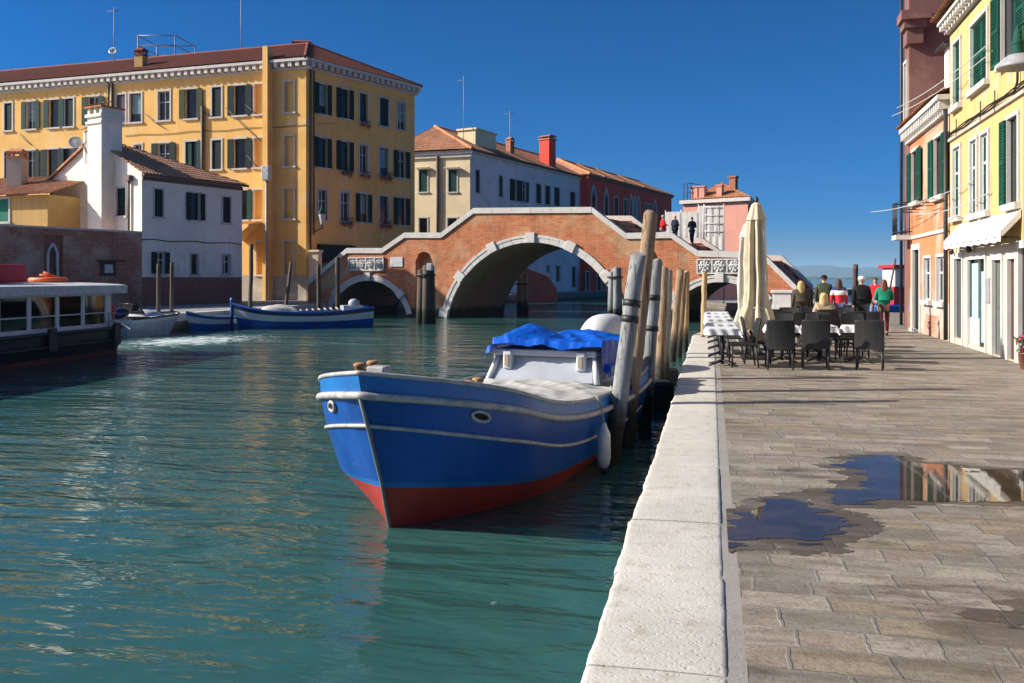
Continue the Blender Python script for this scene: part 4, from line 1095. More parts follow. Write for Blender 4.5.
# paving stones: courses across the quay
def paving(name, wet=False):
    t = NT(name)
    vec = t.uv()
    wob = t.n('TexNoise', {'Vector': vec, 'Scale': .8, 'Detail': 2}).outputs[1]
    wob2 = t.n('TexNoise', {'Vector': vec, 'Scale': 12, 'Detail': 3}).outputs[1]
    v2 = t.n('MixRGB', {0: .16, 1: vec, 2: wob}, blend_type='ADD').outputs[0]
    v2 = t.n('MixRGB', {0: .03, 1: v2, 2: wob2}, blend_type='ADD').outputs[0]
    def bk(c1, c2, mo, ms): return t.n('TexBrick', {'Vector': v2, 'Color1': c1, 'Color2': c2, 'Mortar': mo, 'Scale': 1, 'Mortar Size': ms, 'Mortar Smooth': .35, 'Brick Width': .43, 'Row Height': .245, 'Bias': 0}, offset_frequency=2, offset=.43, squash=.72, squash_frequency=3)
    b1 = bk((.41, .36, .29), (.165, .147, .122), (.24, .225, .20), .010)
    b2 = bk((0, 0, 0), (1, 1, 1), (.5, .5, .5), .017).outputs[0]
    c = t.mix(t.math('MULTIPLY', t.ramp(b2, .80, .86), .5), b1.outputs[0], (.40, .32, .20))
    c = t.mix(t.math('MULTIPLY', t.ramp(b2, .10, .2, (1, 1, 1), (0, 0, 0)), .6), c, (.24, .19, .15))
    c = t.mix(t.math('MULTIPLY', t.math('MULTIPLY', t.ramp(b2, .34, .38), t.ramp(b2, .44, .48, (1, 1, 1), (0, 0, 0))), .35), c, (.30, .20, .145))
    streak = t.noise(2.2, t.uv(scale=(.45, 2.6, 1), loc=(1, 5, 0)), detail=8, rough=.7)
    c = t.mix(t.math('MULTIPLY', t.ramp(streak, .45, .64), .7), c, (.115, .09, .066))
    c = t.mix(t.math('MULTIPLY', t.ramp(streak, .24, .42, (1, 1, 1), (0, 0, 0)), .35), c, (.38, .34, .28))
    blot = t.noise(1.3, t.uv(loc=(9, 3, 0)), detail=8, rough=.65)
    c = t.mix(t.math('MULTIPLY', t.ramp(blot, .58, .74), .25), c, (.33, .19, .11))
    speck = t.noise(34, t.uv(), detail=6, rough=.8)
    mid = t.noise(7, t.uv(), detail=8, rough=.7)
    c = t.mix(t.math('MULTIPLY', t.ramp(speck, .50, .64), .6), c, (.085, .066, .048))
    c = t.mix(t.math('MULTIPLY', t.ramp(mid, .48, .72), .55), c, (.115, .09, .065))
    damp = t.noise(.8, t.uv(scale=(.55, 1.9, 1), loc=(2.2, 8.7, 0)), detail=9, rough=.66)
    dm = t.ramp(damp, .30, .52) if wet else t.ramp(damp, .565, .625)
    c = t.mix(t.math('MULTIPLY', dm, .78 if wet else .6), c, (.05, .038, .027))
    mort = b1.outputs[1]
    h = t.math('SUBTRACT', t.math('ADD', t.math('MULTIPLY', speck, .55), t.math('MULTIPLY', mid, 1.0)), t.math('MULTIPLY', mort, .45))
    r = .5 if wet else t.math('SUBTRACT', .85, t.math('MULTIPLY', dm, .5))
    return t.go(c, r, t.bump(h, .75, .016), Specular_IOR_Level=.3)
M['paving'] = paving('trachyte_paving'); M['paving_wet'] = paving('wet_trachyte', True)
M['kerb'] = stone('kerb_stone', (.55, .525, .46), (.27, .22, .155), .85, .55, 1.0, .85)
M['gutter'] = stone('gutter_cement', (.30, .28, .25), (.13, .12, .10), .5, .4, 1)
M['campo'] = stone('campo_paving', (.30, .29, .28), (.2, .19, .18), .4, .3)
mb = MB(); mb.prism([(x, y) for x, y in land], WATER - 1.2, -.02)
struct('quay', mb, M['quay'])
pv = [(KX1 + .08, -8), (KX1 + .08, yk), (endR[0] + .62, endR[1] + .1)] + [(x, y) for x, y in land[3:]]
mb = MB(); mb.add([(x, y, -.004) for x, y in pv], [tuple(range(len(pv)))]); struct('pavement', mb, M['paving'])
mb = MB(); gp = [(KX1 - .03, -8), (KX1 + .082, -8), (KX1 + .082, yk), (endR[0] + .62, endR[1] + .1), (endR[0] + .4, endR[1] + .1), (KX1 - .03, yk)]
mb.add([(x, y, -.008) for x, y in gp], [tuple(range(len(gp)))]); mb.add([(x, y, -.018) for x, y in [(KX1 - .05, -8), (KX1 + .2, -8), (KX1 + .2, yk), (KX1 - .05, yk)]], [(0, 1, 2, 3)]); struct('gutter', mb, M['gutter'])
# kerb stones: worn edges, each block of its own length
mb = MB()
rnd = random.Random(5)
joints = [-8, -5, -3, -1.5, .6, 1.9, 2.9, 3.95, 5.25, 6.4, 8.3, 10.4, 13.1, 14.6, 16.9, 18.8, 20.6, 23, 25.2, yk]
for a, b in zip(joints, joints[1:]):
    j = rnd.uniform(-.012, .012); nv = max(4, int((b - a) / .06)); dz = rnd.uniform(-.004, .004)
    def ker(u, v, a=a, b=b, j=j, dz=dz):
        y = a + .004 + (b - a - .008) * v
        e = .025 * noise.noise((y * 1.7, 3.1, 0)) + .012 * noise.noise((y * 7, 1, 0)) + .006 * noise.noise((y * 23, 2, 0))
        x0 = KX0 + j + e; x1 = KX1 + .3 * j + .006 * noise.noise((y * 5, 9, 0))
        prof_ = [(x0 + .02, -.36), (x0 + .003, -.1), (x0, -.03), (x0 + .004, -.012), (x0 + .014, -.003), (x0 + .03, 0.0), (x0 + .06, .001), (x0 + .2, .003), ((x0 + x1) / 2, .004), (x1 - .15, .003), (x1 - .03, .001), (x1 - .01, -.002), (x1 - .002, -.01), (x1, -.03), (x1, -.2)]
        i = min(len(prof_) - 1, int(round(u * (len(prof_) - 1)))); x, z = prof_[i]
        return (x, y, z + dz + .0025 * noise.noise((x * 5, y * 5, 0)) + .0012 * noise.noise((x * 16, y * 16, 4)) - .007 * max(0, 1 - min(y - a, b - y) / .03) ** 2)
    mb.grid(ker, 14, nv, True)
    for yy, s in ((a + .006, 1), (b - .006, -1)):
        P = [ker(i / 14, 0 if s == 1 else 1) for i in range(15)]; mb.add(P, [tuple(range(15))])
dx, dy = endR[0] - KX0, endR[1] - yk; L = math.hypot(dx, dy)
for i in range(10):
    def kb(s, o): return (KX0 + dx * s + o * dy / L, yk + dy * s - o * dx / L)
    a, b = i / 10 + .0006, (i + 1) / 10 - .0006
    mb.prism([kb(a, 0), kb(a, .62), kb(b, .62), kb(b, 0)], -.4, .01 + rnd.uniform(-.003, .003))
struct('kerb', mb, M['kerb'])
# far bank
Q = lambda t, o=0.0: cz(t, o)
e0 = (-15.9, 42.5)
bankL = [w2(*addp(e0, (.217, .976), k)) for k in (-34, -14, 0, 12)] + [cz(-14.75, -.05), cz(-14.75, BW + .05)]
k2 = addp(K2, (.883, -.469), 4.2)
bankL += [w2(*addp(k2, d2, s)) for s in (-12, 70, 130)] + [w2(-60, 260), w2(-140, 200), w2(-140, 20), w2(-60, 5)]
mb = MB(); mb.prism(bankL, WATER - 1.2, -.03); struct('far_quay', mb, M['quay'])
mb = MB(); mb.add([(x, y, -.005) for x, y in bankL], [tuple(range(len(bankL)))]); struct('campo_pavement', mb, M['campo'])
mb = MB()
bk_ = [Vector((*p, 0)) for p in bankL[:5]]
for a, b in zip(bk_, bk_[1:]):
    n = max(1, int((b - a).length / 1.8)); d = (b - a).normalized(); nrm = Vector((d.y, -d.x, 0))
    for i in range(n):
        p, q = a.lerp(b, i / n) + d * .01, a.lerp(b, (i + 1) / n) - d * .01
        mb.prism([xy(p + nrm * .05), xy(q + nrm * .05), xy(q - nrm * .5), xy(p - nrm * .5)], -.35, .012)
struct('far_kerb', mb, M['istrian'])
# bank beyond the bridge where the pink house stands
pts = [w2(*q) for q in (addp(BC, bx, 14.75),)]
bankR = [cz(14.65, BW + .06), w2(14.8, 62), w2(14.2, 76), w2(16, 95), w2(24, 150), w2(60, 150), w2(34, 108), w2(26, 74), cz(18.5, BW + .06)]
mb = MB(); mb.prism(bankR, WATER - 1.2, -.035); struct('outer_quay', mb, M['quay'])
mb = MB(); mb.add([(x, y, -.006) for x, y in bankR], [tuple(range(len(bankR)))]); struct('outer_pavement', mb, M['campo'])
lw = thing('brick_wall', 'low red brick landing wall seen through the middle arch', 'wall', (*w2(1.6, 84), 0))
wlw = Wall((.9, 84.2), (4.4, 87.6)); mb = MB(wlw.M)
mb.add([(0, 0, -.7), (wlw.L, 0, -.7), (wlw.L, 0, .6), (wlw.L * .75, 0, 1.8), (0, 0, 2.8), (0, .5, -.7), (wlw.L, .5, -.7), (wlw.L, .5, .6), (wlw.L * .75, .5, 1.8), (0, .5, 2.8)], [(0, 1, 2, 3, 4), (1, 6, 7, 2), (2, 7, 8, 3), (3, 8, 9, 4), (0, 4, 9, 5), (5, 9, 8, 7, 6)])
obj('wall', mb, M['plinth_brick'], lw)
mb = MB(wlw.M); mb.add([(-.05, -.06, 2.8), (wlw.L * .75, -.06, 1.8), (wlw.L * .75, .56, 1.8), (-.05, .56, 2.8), (-.05, -.06, 2.92), (wlw.L * .75, -.06, 1.92), (wlw.L * .75, .56, 1.92), (-.05, .56, 2.92)], [(0, 3, 2, 1), (4, 5, 6, 7), (0, 1, 5, 4), (2, 3, 7, 6), (1, 2, 6, 5), (3, 0, 4, 7)]); obj('coping', mb, M['istrian'], lw)
# puddles lying in the worn paving
def puddle_mat():
    t = NT('puddle_water')
    n = t.noise(9, t.uv(), detail=3)
    return t.go(t.mix(t.ramp(t.noise(2.5, detail=6), .35, .7), (.03, .022, .016), (.07, .05, .035)), .03, t.bump(n, .012, .01), IOR=1.33, Specular_IOR_Level=.75)
M['puddle'] = puddle_mat()
def pz(lst): return [at(x * .458 + 700, y * .458 + 370) for x, y in lst]
pa = pz([(48, 330), (75, 317), (150, 285), (200, 275), (250, 300), (300, 318), (345, 330), (330, 345), (290, 355), (272, 378), (230, 382), (180, 370), (120, 372), (60, 388)])
pb_ = pz([(290, 262), (330, 256), (362, 240), (345, 216), (300, 206), (350, 189), (420, 183), (460, 196), (490, 206), (540, 208), (600, 217), (720, 222), (800, 230), (810, 290), (707, 284), (620, 285), (540, 281), (470, 284), (400, 286), (300, 294), (282, 282)])
pc_ = pz([(520, 198), (600, 203), (720, 207), (800, 215), (720, 216), (600, 210)])
pd_ = pz([(640, 505), (720, 500), (760, 540), (700, 560), (640, 540), (590, 520)])
def sdist(x, y, P):
    ins = False; d = 1e9; n = len(P)
    for i in range(n):
        ax, ay = P[i].x, P[i].y; bx_, by_ = P[(i + 1) % n].x, P[(i + 1) % n].y
        if (ay > y) != (by_ > y) and x < (bx_ - ax) * (y - ay) / (by_ - ay) + ax: ins = not ins
        ex, ey = bx_ - ax, by_ - ay; u = max(0, min(1, ((x - ax) * ex + (y - ay) * ey) / (ex * ex + ey * ey + 1e-9)))
        d = min(d, math.hypot(x - ax - u * ex, y - ay - u * ey))
    return d if ins else -d
def rag(x, y, s):
    return .15 * noise.noise((x * 1.3, y * 6, s)) + .09 * noise.noise((x * 3, y * 15, s + 3)) + .05 * noise.noise((x * 11, y * 34, s + 6)) + .012 * noise.noise((x * 40, y * 60, s))
def film(name, P, off, z, mat, st, seed):
    x0, x1 = min(p.x for p in P) - .5, max(p.x for p in P) + .5; y0, y1 = min(p.y for p in P) - .5, max(p.y for p in P) + .5
    x0 = max(x0, KX1 + .03)
    nx, ny = int((x1 - x0) / st), int((y1 - y0) / st)
    val = [[sdist(x0 + i * st, y0 + j * st, P) + off + rag(x0 + i * st, y0 + j * st, seed) for i in range(nx + 1)] for j in range(ny + 1)]
    idx = {}; V = []; Fc = []
    def vid(i, j):
        if (i, j) not in idx: idx[(i, j)] = len(V); V.append((x0 + i * st, y0 + j * st, z))
        return idx[(i, j)]
    for j in range(ny):
        for i in range(nx):
            c = [(i, j), (i + 1, j), (i + 1, j + 1), (i, j + 1)]; ins = [val[q][p] > 0 for p, q in c]
            if sum(ins) >= 3: Fc.append(tuple(vid(p, q) for (p, q), k in zip(c, ins) if k or sum(ins) == 4))
    mb = MB(); mb.add(V, Fc); return struct(name, mb, M[mat])
for i, p in enumerate((pa, pb_)):
    film('wet_patch', p, .17, -.0022 + .0009 * i, 'paving_wet', .024, i * 9 + 1)
    film('puddle', p, -.01, .0012 + .0009 * i, 'puddle', .013, i * 9 + 1)
film('wet_patch', pd_, .03, -.0022, 'paving_wet', .03, 31)
# canal and lagoon
def water():
    t = NT('canal_water')
    g = t.n('NewGeometry').outputs['Position']
    v = t.n('Mapping', {0: g, 'Rotation': (0, 0, rad(-16)), 'Scale': (.38, 1.35, 1)}).outputs[0]
    v2 = t.n('Mapping', {0: g, 'Rotation': (0, 0, rad(-4)), 'Scale': (.5, 1.5, 1)}).outputs[0]
    a = t.noise(.55, v, detail=4, rough=.5, dist=.6)
    b = t.noise(1.9, v2, detail=3, rough=.5, dist=.4)
    c = t.noise(5.5, v, detail=3, rough=.55, dist=.3)
    h = t.math('ADD', t.math('ADD', t.math('MULTIPLY', a, 1.0), t.math('MULTIPLY', b, .34)), t.math('MULTIPLY', c, .05))
    big = t.noise(.07, g, detail=4)
    col = t.mix(t.ramp(big, .35, .7), (.025, .082, .074), (.034, .098, .085))
    # foam trailing behind the water bus
    wk = at(185, 341, WATER); wk2 = at(470, 352, WATER)
    def blob(px, py, rx, ry, gain):
        p = at(px, py, WATER)
        m_ = t.n('Mapping', {0: g, 'Location': (-p.x / rx, -p.y / ry, 0), 'Scale': (1 / rx, 1 / ry, 0)}).outputs[0]
        ln = t.n('VectorMath', {0: m_}, operation='LENGTH').outputs['Value']
        return t.math('MULTIPLY', t.math('SUBTRACT', 1.0, ln, True), gain)
    msk = t.math('ADD', t.math('ADD', blob(165, 341, 4.5, 7, 1.0), blob(215, 340, 3.5, 6, .8)), blob(350, 343, 5, 4, .45))
    fz = t.noise(3.2, t.n('Mapping', {0: g, 'Scale': (1, .55, 1)}).outputs[0], detail=9, rough=.75)
    foam = t.ramp(t.math('ADD', fz, t.math('MULTIPLY', msk, .22)), .66, .86)
    milky = t.math('MULTIPLY', msk, .5, True)
    col = t.mix(milky, col, (.10, .24, .22))
    col = t.mix(foam, col, (.62, .68, .66))
    return t.go(col, t.math('ADD', .045, t.math('MULTIPLY', foam, .6)), t.bump(h, t.ramp(t.noise(.16, t.n('Mapping', {0: g, 'Scale': (.7, 1.6, 1)}).outputs[0], detail=3, dist=.5), .34, .62, (.35, .35, .35), (1, 1, 1)), .25), IOR=1.36)
M['water'] = water()
mb = MB(); R_ = 12000
mb.add([(-R_, -400, WATER), (R_, -400, WATER), (R_, R_, WATER), (-R_, R_, WATER)], [(0, 1, 2, 3)]); struct('water', mb, M['water'])
# low far shore and hills across the lagoon
M['shore'] = paint('far_shore', (.07, .09, .05), .9, .5, .02)
M['hill'] = paint('far_hills', (.05, .065, .06), .95, .3, .001)
mb = MB()
def ridge(D, h, seed, sc, x0=-2500, x1=3500, depth=600, n=160):
    def fn(u, v):
        x = x0 + (x1 - x0) * u; q = w2(x, D + depth * v)
        hh = h * (.62 + .55 * noise.noise((x * sc, seed, 0)) + .25 * noise.noise((x * sc * 3.1, seed, 5)) + .06 * noise.noise((x * sc * 11, seed, 9)))
        return (*q, max(-1, hh * math.sin(v * PI)) - .9)
    mb.grid(fn, n, 10)
ridge(6200, 130, 3.3, .0011); struct('hills', mb, M['hill'])
mb = MB(); ridge(1700, 6.0, 8.1, .012, -900, 1200, 60, 400); struct('far_shore', mb, M['shore'])
# ================================================================= boats
M['boat_blue'] = boat_paint('boat_blue_paint', (.002, .078, .35), .3)
M['boat_light'] = boat_paint('boat_light_blue_paint', (.008, .15, .45), .33, 0)
M['boat_red'] = boat_paint('antifouling_red', (.38, .03, .022), .55, .5)
M['boat_rub'] = paint('rubbing_strake_grey', (.42, .41, .38), .6, .35, 9)
M['stem_grey'] = paint('stem_iron', (.16, .19, .19), .5, .3, 6)
M['navy'] = paint('navy_paint', (.012, .02, .10), .3, .2, 2)
M['tarp_blue'] = paint('blue_tarpaulin', (.004, .09, .50), .38, .25, 3)
M['canvas'] = cloth('grey_white_canvas', (.46, .45, .41))
M['cabin_grey'] = paint('cabin_grey_paint', (.36, .39, .43), .45, .12, 2)
M['rope'] = cloth('rope', (.35, .3, .22))
M['black_hull'] = paint('black_hull', (.012, .016, .018), .4, .4, 2)
M['wood'] = wood('bitt_wood', (.45, .25, .12), (.25, .13, .06))
M['red_canvas'] = paint('red_canvas', (.55, .02, .04), .6, .2)
M['orange_gear'] = paint('orange_life_gear', (.75, .14, .03), .5, .2)
M['darkglass'] = M['glass']

def halfw(xp, L, B, Le, n, m, tb, ts=.62):
    f = (1 - (1 - min(max(xp, 0) / Le, 1)) ** n) ** (1 / m)
    q = max(0, (xp / L - ts) / (1 - ts)); return B * f * (1 - (1 - tb) * q * q)

class Hull:
    """levels, low to high: z(s), beam, entry length, bluntness n, m, stem offset, stern beam; s = 0 at the stem, 1 at the transom"""
    def __init__(s, L, levels, loc, ang):
        s.L, s.lv = L, levels
        s.M = Matrix.Translation(Vector(loc)) @ Matrix.Rotation(ang, 4, 'Z')
    def pt(s, k, t, side):
        z, B, Le, n, m, x0, tb = s.lv[k]
        x = x0 + (s.L - x0) * t
        return (side * halfw(x - x0, s.L - x0, B, Le, n, m, tb), x, z(t))
    def stations(s, n): return [(i / n) ** 1.7 for i in range(n + 1)]
    def skin(s, name, root, mats, mi, n=44):
        mb = MB(s.M); st = s.stations(n); K_ = len(s.lv)
        for side in (-1, 1):
            for k in range(K_ - 1):
                mb.cur = mi[k]
                P = [s.pt(k, t, side) for t in st] + [s.pt(k + 1, t, side) for t in st]; w = n + 1
                mb.add(P, [(i, i + 1, w + i + 1, w + i) if side > 0 else (i, w + i, w + i + 1, i + 1) for i in range(n)], True)
        mb.cur = mi[-1]
        for k in range(K_ - 1):
            mb.cur = mi[k]; mb.add([s.pt(k, 1, -1), s.pt(k, 1, 1), s.pt(k + 1, 1, 1), s.pt(k + 1, 1, -1)], [(0, 1, 2, 3)])
        return obj(name, mb, mats, root)
    def line(s, name, root, mat, k, r, off=0.0, dz=0.0, n=50, t1=1.0, both=True):
        st = [x * t1 for x in s.stations(n)]
        def p(t, sd): x, y, z = s.pt(k, t, sd); return (x + sd * off * (1 if t > 0 else 0), y - (off if t < .02 else 0), z + dz)
        mb = MB(s.M); mb.tube([p(t, -1) for t in reversed(st)] + [p(t, 1) for t in st[1:]], r, 8)
        return obj(name, mb, mat, root)

# -- blue work boat moored bow outwards at the piles
bow = atd(390, 9.04, WATER)
HB = -(TH * 0) + 0
axis = w2(.358, .934); ang = math.atan2(axis[1], axis[0]) - PI / 2
def sm(t, pts):
    n = len(pts)
    sl = [(pts[i + 1][1] - pts[i][1]) / (pts[i + 1][0] - pts[i][0]) for i in range(n - 1)]
    m_ = [sl[0]] + [(sl[i - 1] + sl[i]) / 2 for i in range(1, n - 1)] + [sl[-1]]
    for i in range(n - 1):
        (a, va), (b, vb) = pts[i], pts[i + 1]
        if t <= b:
            h = b - a; u = (t - a) / h
            return va * (2 * u ** 3 - 3 * u ** 2 + 1) + m_[i] * h * (u ** 3 - 2 * u ** 2 + u) + vb * (3 * u ** 2 - 2 * u ** 3) + m_[i + 1] * h * (u ** 3 - u ** 2)
    return pts[-1][1]
LB = 7.9
zS = lambda t: sm(t, [(0, 1.60), (.1, 1.42), (.22, 1.16), (.38, .98), (.6, .93), (1, 1.02)])
zK = lambda t: zS(t) - sm(t, [(0, .21), (.3, .17), (1, .2)])
zL = lambda t: sm(t, [(0, 1.08), (.12, .84), (.3, .54), (.5, .43), (1, .48)])
zR = lambda t: sm(t, [(0, .43), (.3, .22), (.55, .14), (1, .15)])
zR2 = lambda t: zR(t) + .055
lev = [(lambda t: -.55, .50, 4.2, 1.8, 1, .35, .5), (lambda t: 0.0, 1.02, 2.6, 2.2, 1, .0, .6), (zR, 1.14, 1.6, 2.4, 1, -.16, .66), (zR2, 1.17, 1.55, 2.4, 1, -.18, .67),
       (zL, 1.21, 1.6, 2.4, 1, -.42, .72), (zK, 1.27, 1.8, 2.4, 1, -.56, .76), (zS, 1.24, 1.8, 2.4, 1, -.62, .76)]
Hb = Hull(LB, lev, bow, ang)
bt = thing('work_boat', 'bright blue wooden work boat with red bottom moored at the grey piles', 'boat', bow)
Hb.skin('hull', bt, [M['boat_red'], M['boat_light'], M['boat_blue'], M['boat_light']], [0, 0, 1, 2, 2, 3])
Hb.line('rubbing_strake', bt, M['boat_rub'], 5, .038, .02)
Hb.line('side_strake', bt, M['boat_rub'], 4, .02, .01, t1=.8)
Hb.line('cap_rail', bt, M['boat_rub'], 6, .022, 0, .01)
mb = MB(Hb.M); mb.tube([(0, -.0 + .34, -.5), (0, -.01, 0), (0, -.18, .5), (0, -.44, 1.08), (0, -.585, zK(0) - .02)], .02, 8); obj('stem_post', mb, M['stem_grey'], bt)
mb = MB(Hb.M); st = Hb.stations(30)
def deckp(u, v):
    t = .01 + .98 * st[int(round(v * 30))]; x, y, z = Hb.pt(5, t, 1); x *= .985; return (-x + 2 * x * u, y + .02, z - .04 + .04 * math.sin(u * PI))
mb.grid(deckp, 8, 30); obj('deck', mb, M['offwhite'], bt)
for tt, sd in ((.085, 1), (.05, -1)):       # hawse holes
    a = Hb.pt(4, tt, sd); b = Hb.pt(5, tt, sd); c2 = Hb.pt(5, tt + .02, sd)
    p = (Vector(a) * .35 + Vector(b) * .65); d = (Vector(c2) - Vector(b)).normalized(); up = (Vector(b) - Vector(a)).normalized(); nr = d.cross(up) * (1 if sd > 0 else -1); nr = nr if nr.x * sd > 0 else -nr
    mb = MB(Hb.M); ring = [p + nr * .012 + (d * math.cos(i * PI / 8) * .10 + up * math.sin(i * PI / 8) * .055) for i in range(17)]
    mb.tube(ring, .018, 6, caps=False); h_ = obj('hawse_pipe', mb, M['boat_rub'], bt)
    mb = MB(Hb.M); mb.add([p + nr * .01 + (d * math.cos(i * PI / 8) * .10 + up * math.sin(i * PI / 8) * .055) for i in range(16)], [tuple(range(16))]); obj('hole', mb, M['black_in'], h_)
def bitt(x, y, z, h=.24):
    mb = MB(Hb.M)
    for dy in (-.13, .13): mb.lathe([(.055, z - .1), (.05, z + h * .8), (.065, z + h * .85), (.065, z + h), (.05, z + h + .01)], 10, c=(x, y + dy))
    mb.tube([(x, y - .2, z + h * .5), (x, y + .2, z + h * .5)], .025, 6)
    return obj('bitt', mb, M['wood'], bt)
bitt(-.3, .05, zS(.06) - .02, .16); bitt(.5, .95, zS(.2) - .02, .22); bitt(-.85, 1.6, zS(.25) - .02, .2)
mb = MB(Hb.M); mb.box(-.03, .16, -.42, -.26, zS(0) - .03, zS(0) + .05); obj('fairlead', mb, M['boat_rub'], bt, bevel=.015)
mb = MB(Hb.M)
def cov(u, v):
    y = 1.9 + 2.7 * v; t = (y + .6) / (LB + .6); w = Hb.pt(6, t, 1)[0] * .97
    x = -w + 2 * w * u; e = math.sin(u * PI) ** .6
    return (x, y, zS(t) + .0 + .09 * e * math.sin(min(1, v * 1.6) * PI / 2) - .06 * abs(noise.noise((x * 1.5 + y * .7, y * 1.1, 1))) - .05 * abs(noise.noise((x * 4 - y * 2, y * 3, 4))) + .05 * max(0, 1 - abs(x * .8 + y - 3.1) / .3) * e)
mb.grid(cov, 70, 80); obj('canvas_cover', mb, M['canvas'], bt)
# wheelhouse box with sloping front
cy0, cy1, cw = 4.75, 6.6, .74
zf = zS(.65) + .03; zt = zf + .36
mb = MB(Hb.M)
P = [(-cw - .07, cy0 - .1, zf), (cw + .07, cy0 - .1, zf), (cw, cy0 + .14, zt), (-cw, cy0 + .14, zt), (-cw - .07, cy1, zf), (cw + .07, cy1, zf), (cw, cy1, zt), (-cw, cy1, zt)]
mb.add(P, [(0, 1, 2, 3), (1, 5, 6, 2), (5, 4, 7, 6), (4, 0, 3, 7), (3, 2, 6, 7)])
cabn = obj('cabin', mb, M['cabin_grey'], bt, bevel=.03)
mb = MB(Hb.M); mb.box(-cw - .07, cw + .07, cy0 + .02, cy1 + .08, zt + .001, zt + .10); obj('cabin_top', mb, M['cabin_grey'], cabn, bevel=.025)
for s in (-1, 1):
    mb = MB(Hb.M); mb.box(s * .58 - .07, s * .58 + .07, cy0 - .03, cy0 + .1, zt - .2, zt + .08); br_ = obj('bracket', mb, M['whitepaint'], cabn, bevel=.02)
    mb = MB(Hb.M); mb.box(s * .58 - .03, s * .58 + .03, cy0 - .05, cy0 - .028, zt - .15, zt + .02); obj('slot', mb, M['rope'], br_)
    mb = MB(Hb.M); mb.tube([(s * (cw + .12), cy0 - .12, zf - .02), (s * (cw + .02), cy0 + .1, zt)], .045, 8); obj('corner_post', mb, M['whitepaint'], cabn)
tp = MB(Hb.M)
def tarp(u, v):
    x = -cw - .2 + (2 * cw + .4) * u; y = cy0 - .1 + 2.1 * v
    e = (math.sin(PI * min(1, max(0, u)))) ** .35
    z = zt + .12 + .13 * e + .07 * noise.noise((x * 1.6, y * 1.7, 2)) - .09 * abs(noise.noise((x * 2.6 + y, y * 2.0, 6))) - .035 * abs(noise.noise((x * 7 - y * 3, y * 7, 1))) + .05
    z += .16 * math.exp(-((x + .5) / .28) ** 2 - ((y - cy0 - .5) / .6) ** 2)
    if u < .06 or u > .94: z -= .12 + (.22 if u > .94 and v < .5 else 0)
    if v < .05 or v > .95: z -= .10
    if u > .9: x += .1
    return (x + .02 * noise.noise((y * 6, z * 3, 3)), y + .03 * noise.noise((x * 6, 2, 3)), z)
tp.grid(tarp, 90, 80)
o = obj('tarpaulin', tp, M['tarp_blue'], origin=Hb.M @ Vector((0, cy0 + 1, zt + .1))); tag(o, 'crumpled bright blue tarpaulin thrown over the work boat cabin roof', 'tarpaulin')
for y in (cy0 + .25, cy0 + .95, cy0 + 1.6):
    for s in (-1, 1):
        mb = MB(Hb.M); mb.tube([(s * (cw + .12), y, zt + .14), (s * (cw + .17), y + .03, zt - .05), (s * (cw + .1), y + .05, zf + .02)], .012, 5); obj('tie_cord', mb, M['rope'], o)
mb = MB(Hb.M); mb.tube([(-1.0 + .2 * i, 2.0 + .02 * math.sin(i * 2.2), cov(.5 + (-1.0 + .2 * i) / 2.6, .05)[2] + .02) for i in range(11)], .014, 5); obj('lashing', mb, M['rope'], bt)
mb = MB(Hb.M); fx, fy, fz = Hb.pt(5, .43, 1); fx += .11
fz0 = fz - .14
mb.lathe([(.02, fz0 + .02), (.035, fz0), (.05, fz0 - .05), (.085, fz0 - .12), (.09, fz0 - .42), (.075, fz0 - .5), (.045, fz0 - .55)], 14, c=(fx, fy))
fo = Hb.M @ Vector((fx, fy, fz0 - .55))
fen = thing('fender', 'white sausage fender hanging on the blue work boat', 'fender', fo); obj('float', mb, M['whitepaint'], fen)
mb = MB(Hb.M); mb.lathe([(.045, fz0 - .549), (.05, fz0 - .58), (.035, fz0 - .62), (.01, fz0 - .63)], 12, c=(fx, fy)); obj('end_cap', mb, M['iron'], fen)
mb = MB(Hb.M); mb.tube([(fx, fy, fz0 + .02), (fx - .04, fy, fz + .1), (fx - .1, fy, fz + .22)], .012, 5); obj('lanyard', mb, M['rope'], fen)
# white covered dinghy behind the piles
p = atd(603, 16.6, WATER)
dg = thing('covered_boat', 'rounded white covered boat tucked between the work boat and the piles', 'boat', p)
mb = MB(Matrix.Translation(p) @ Matrix.Rotation(ang, 4, 'Z'))
mb.grid(lambda u, v: (.55 * math.sin(v * PI / 2) ** .7 * math.cos(2 * PI * u), .2 + 1.25 * math.sin(v * PI / 2) ** .7 * math.sin(2 * PI * u), .55 + 1.28 * math.cos(v * PI / 2) ** .85), 28, 12, True, True)
obj('cover', mb, M['whitepaint'], dg)
mb = MB(Matrix.Translation(p) @ Matrix.Rotation(ang, 4, 'Z')); mb.grid(lambda u, v: ((.58 - .18 * v) * math.cos(2 * PI * u), .2 + (1.3 - .25 * v) * math.sin(2 * PI * u), .56 - .75 * v), 28, 4, True, True); obj('hull', mb, M['boat_blue'], dg)

for lab, a, b, sg in (('mooring rope from the work boat side to the banded grey pile', Hb.M @ Vector((1.15, 4.3, .98)), atd(619, 12.2, .25), .12), ('longer mooring rope from the work boat to the tall brown pile', Hb.M @ Vector((1.1, 5.2, 1.0)), atd(636, 13.5, .05), .2)):
    a, b = Vector(a), Vector(b); mb = MB(); mb.tube([a.lerp(b, i / 12) - Vector((0, 0, sg * 4 * (i / 12) * (1 - i / 12))) for i in range(13)], .014, 6); tag(obj('mooring_rope', mb, M['rope'], origin=a), lab, 'rope')
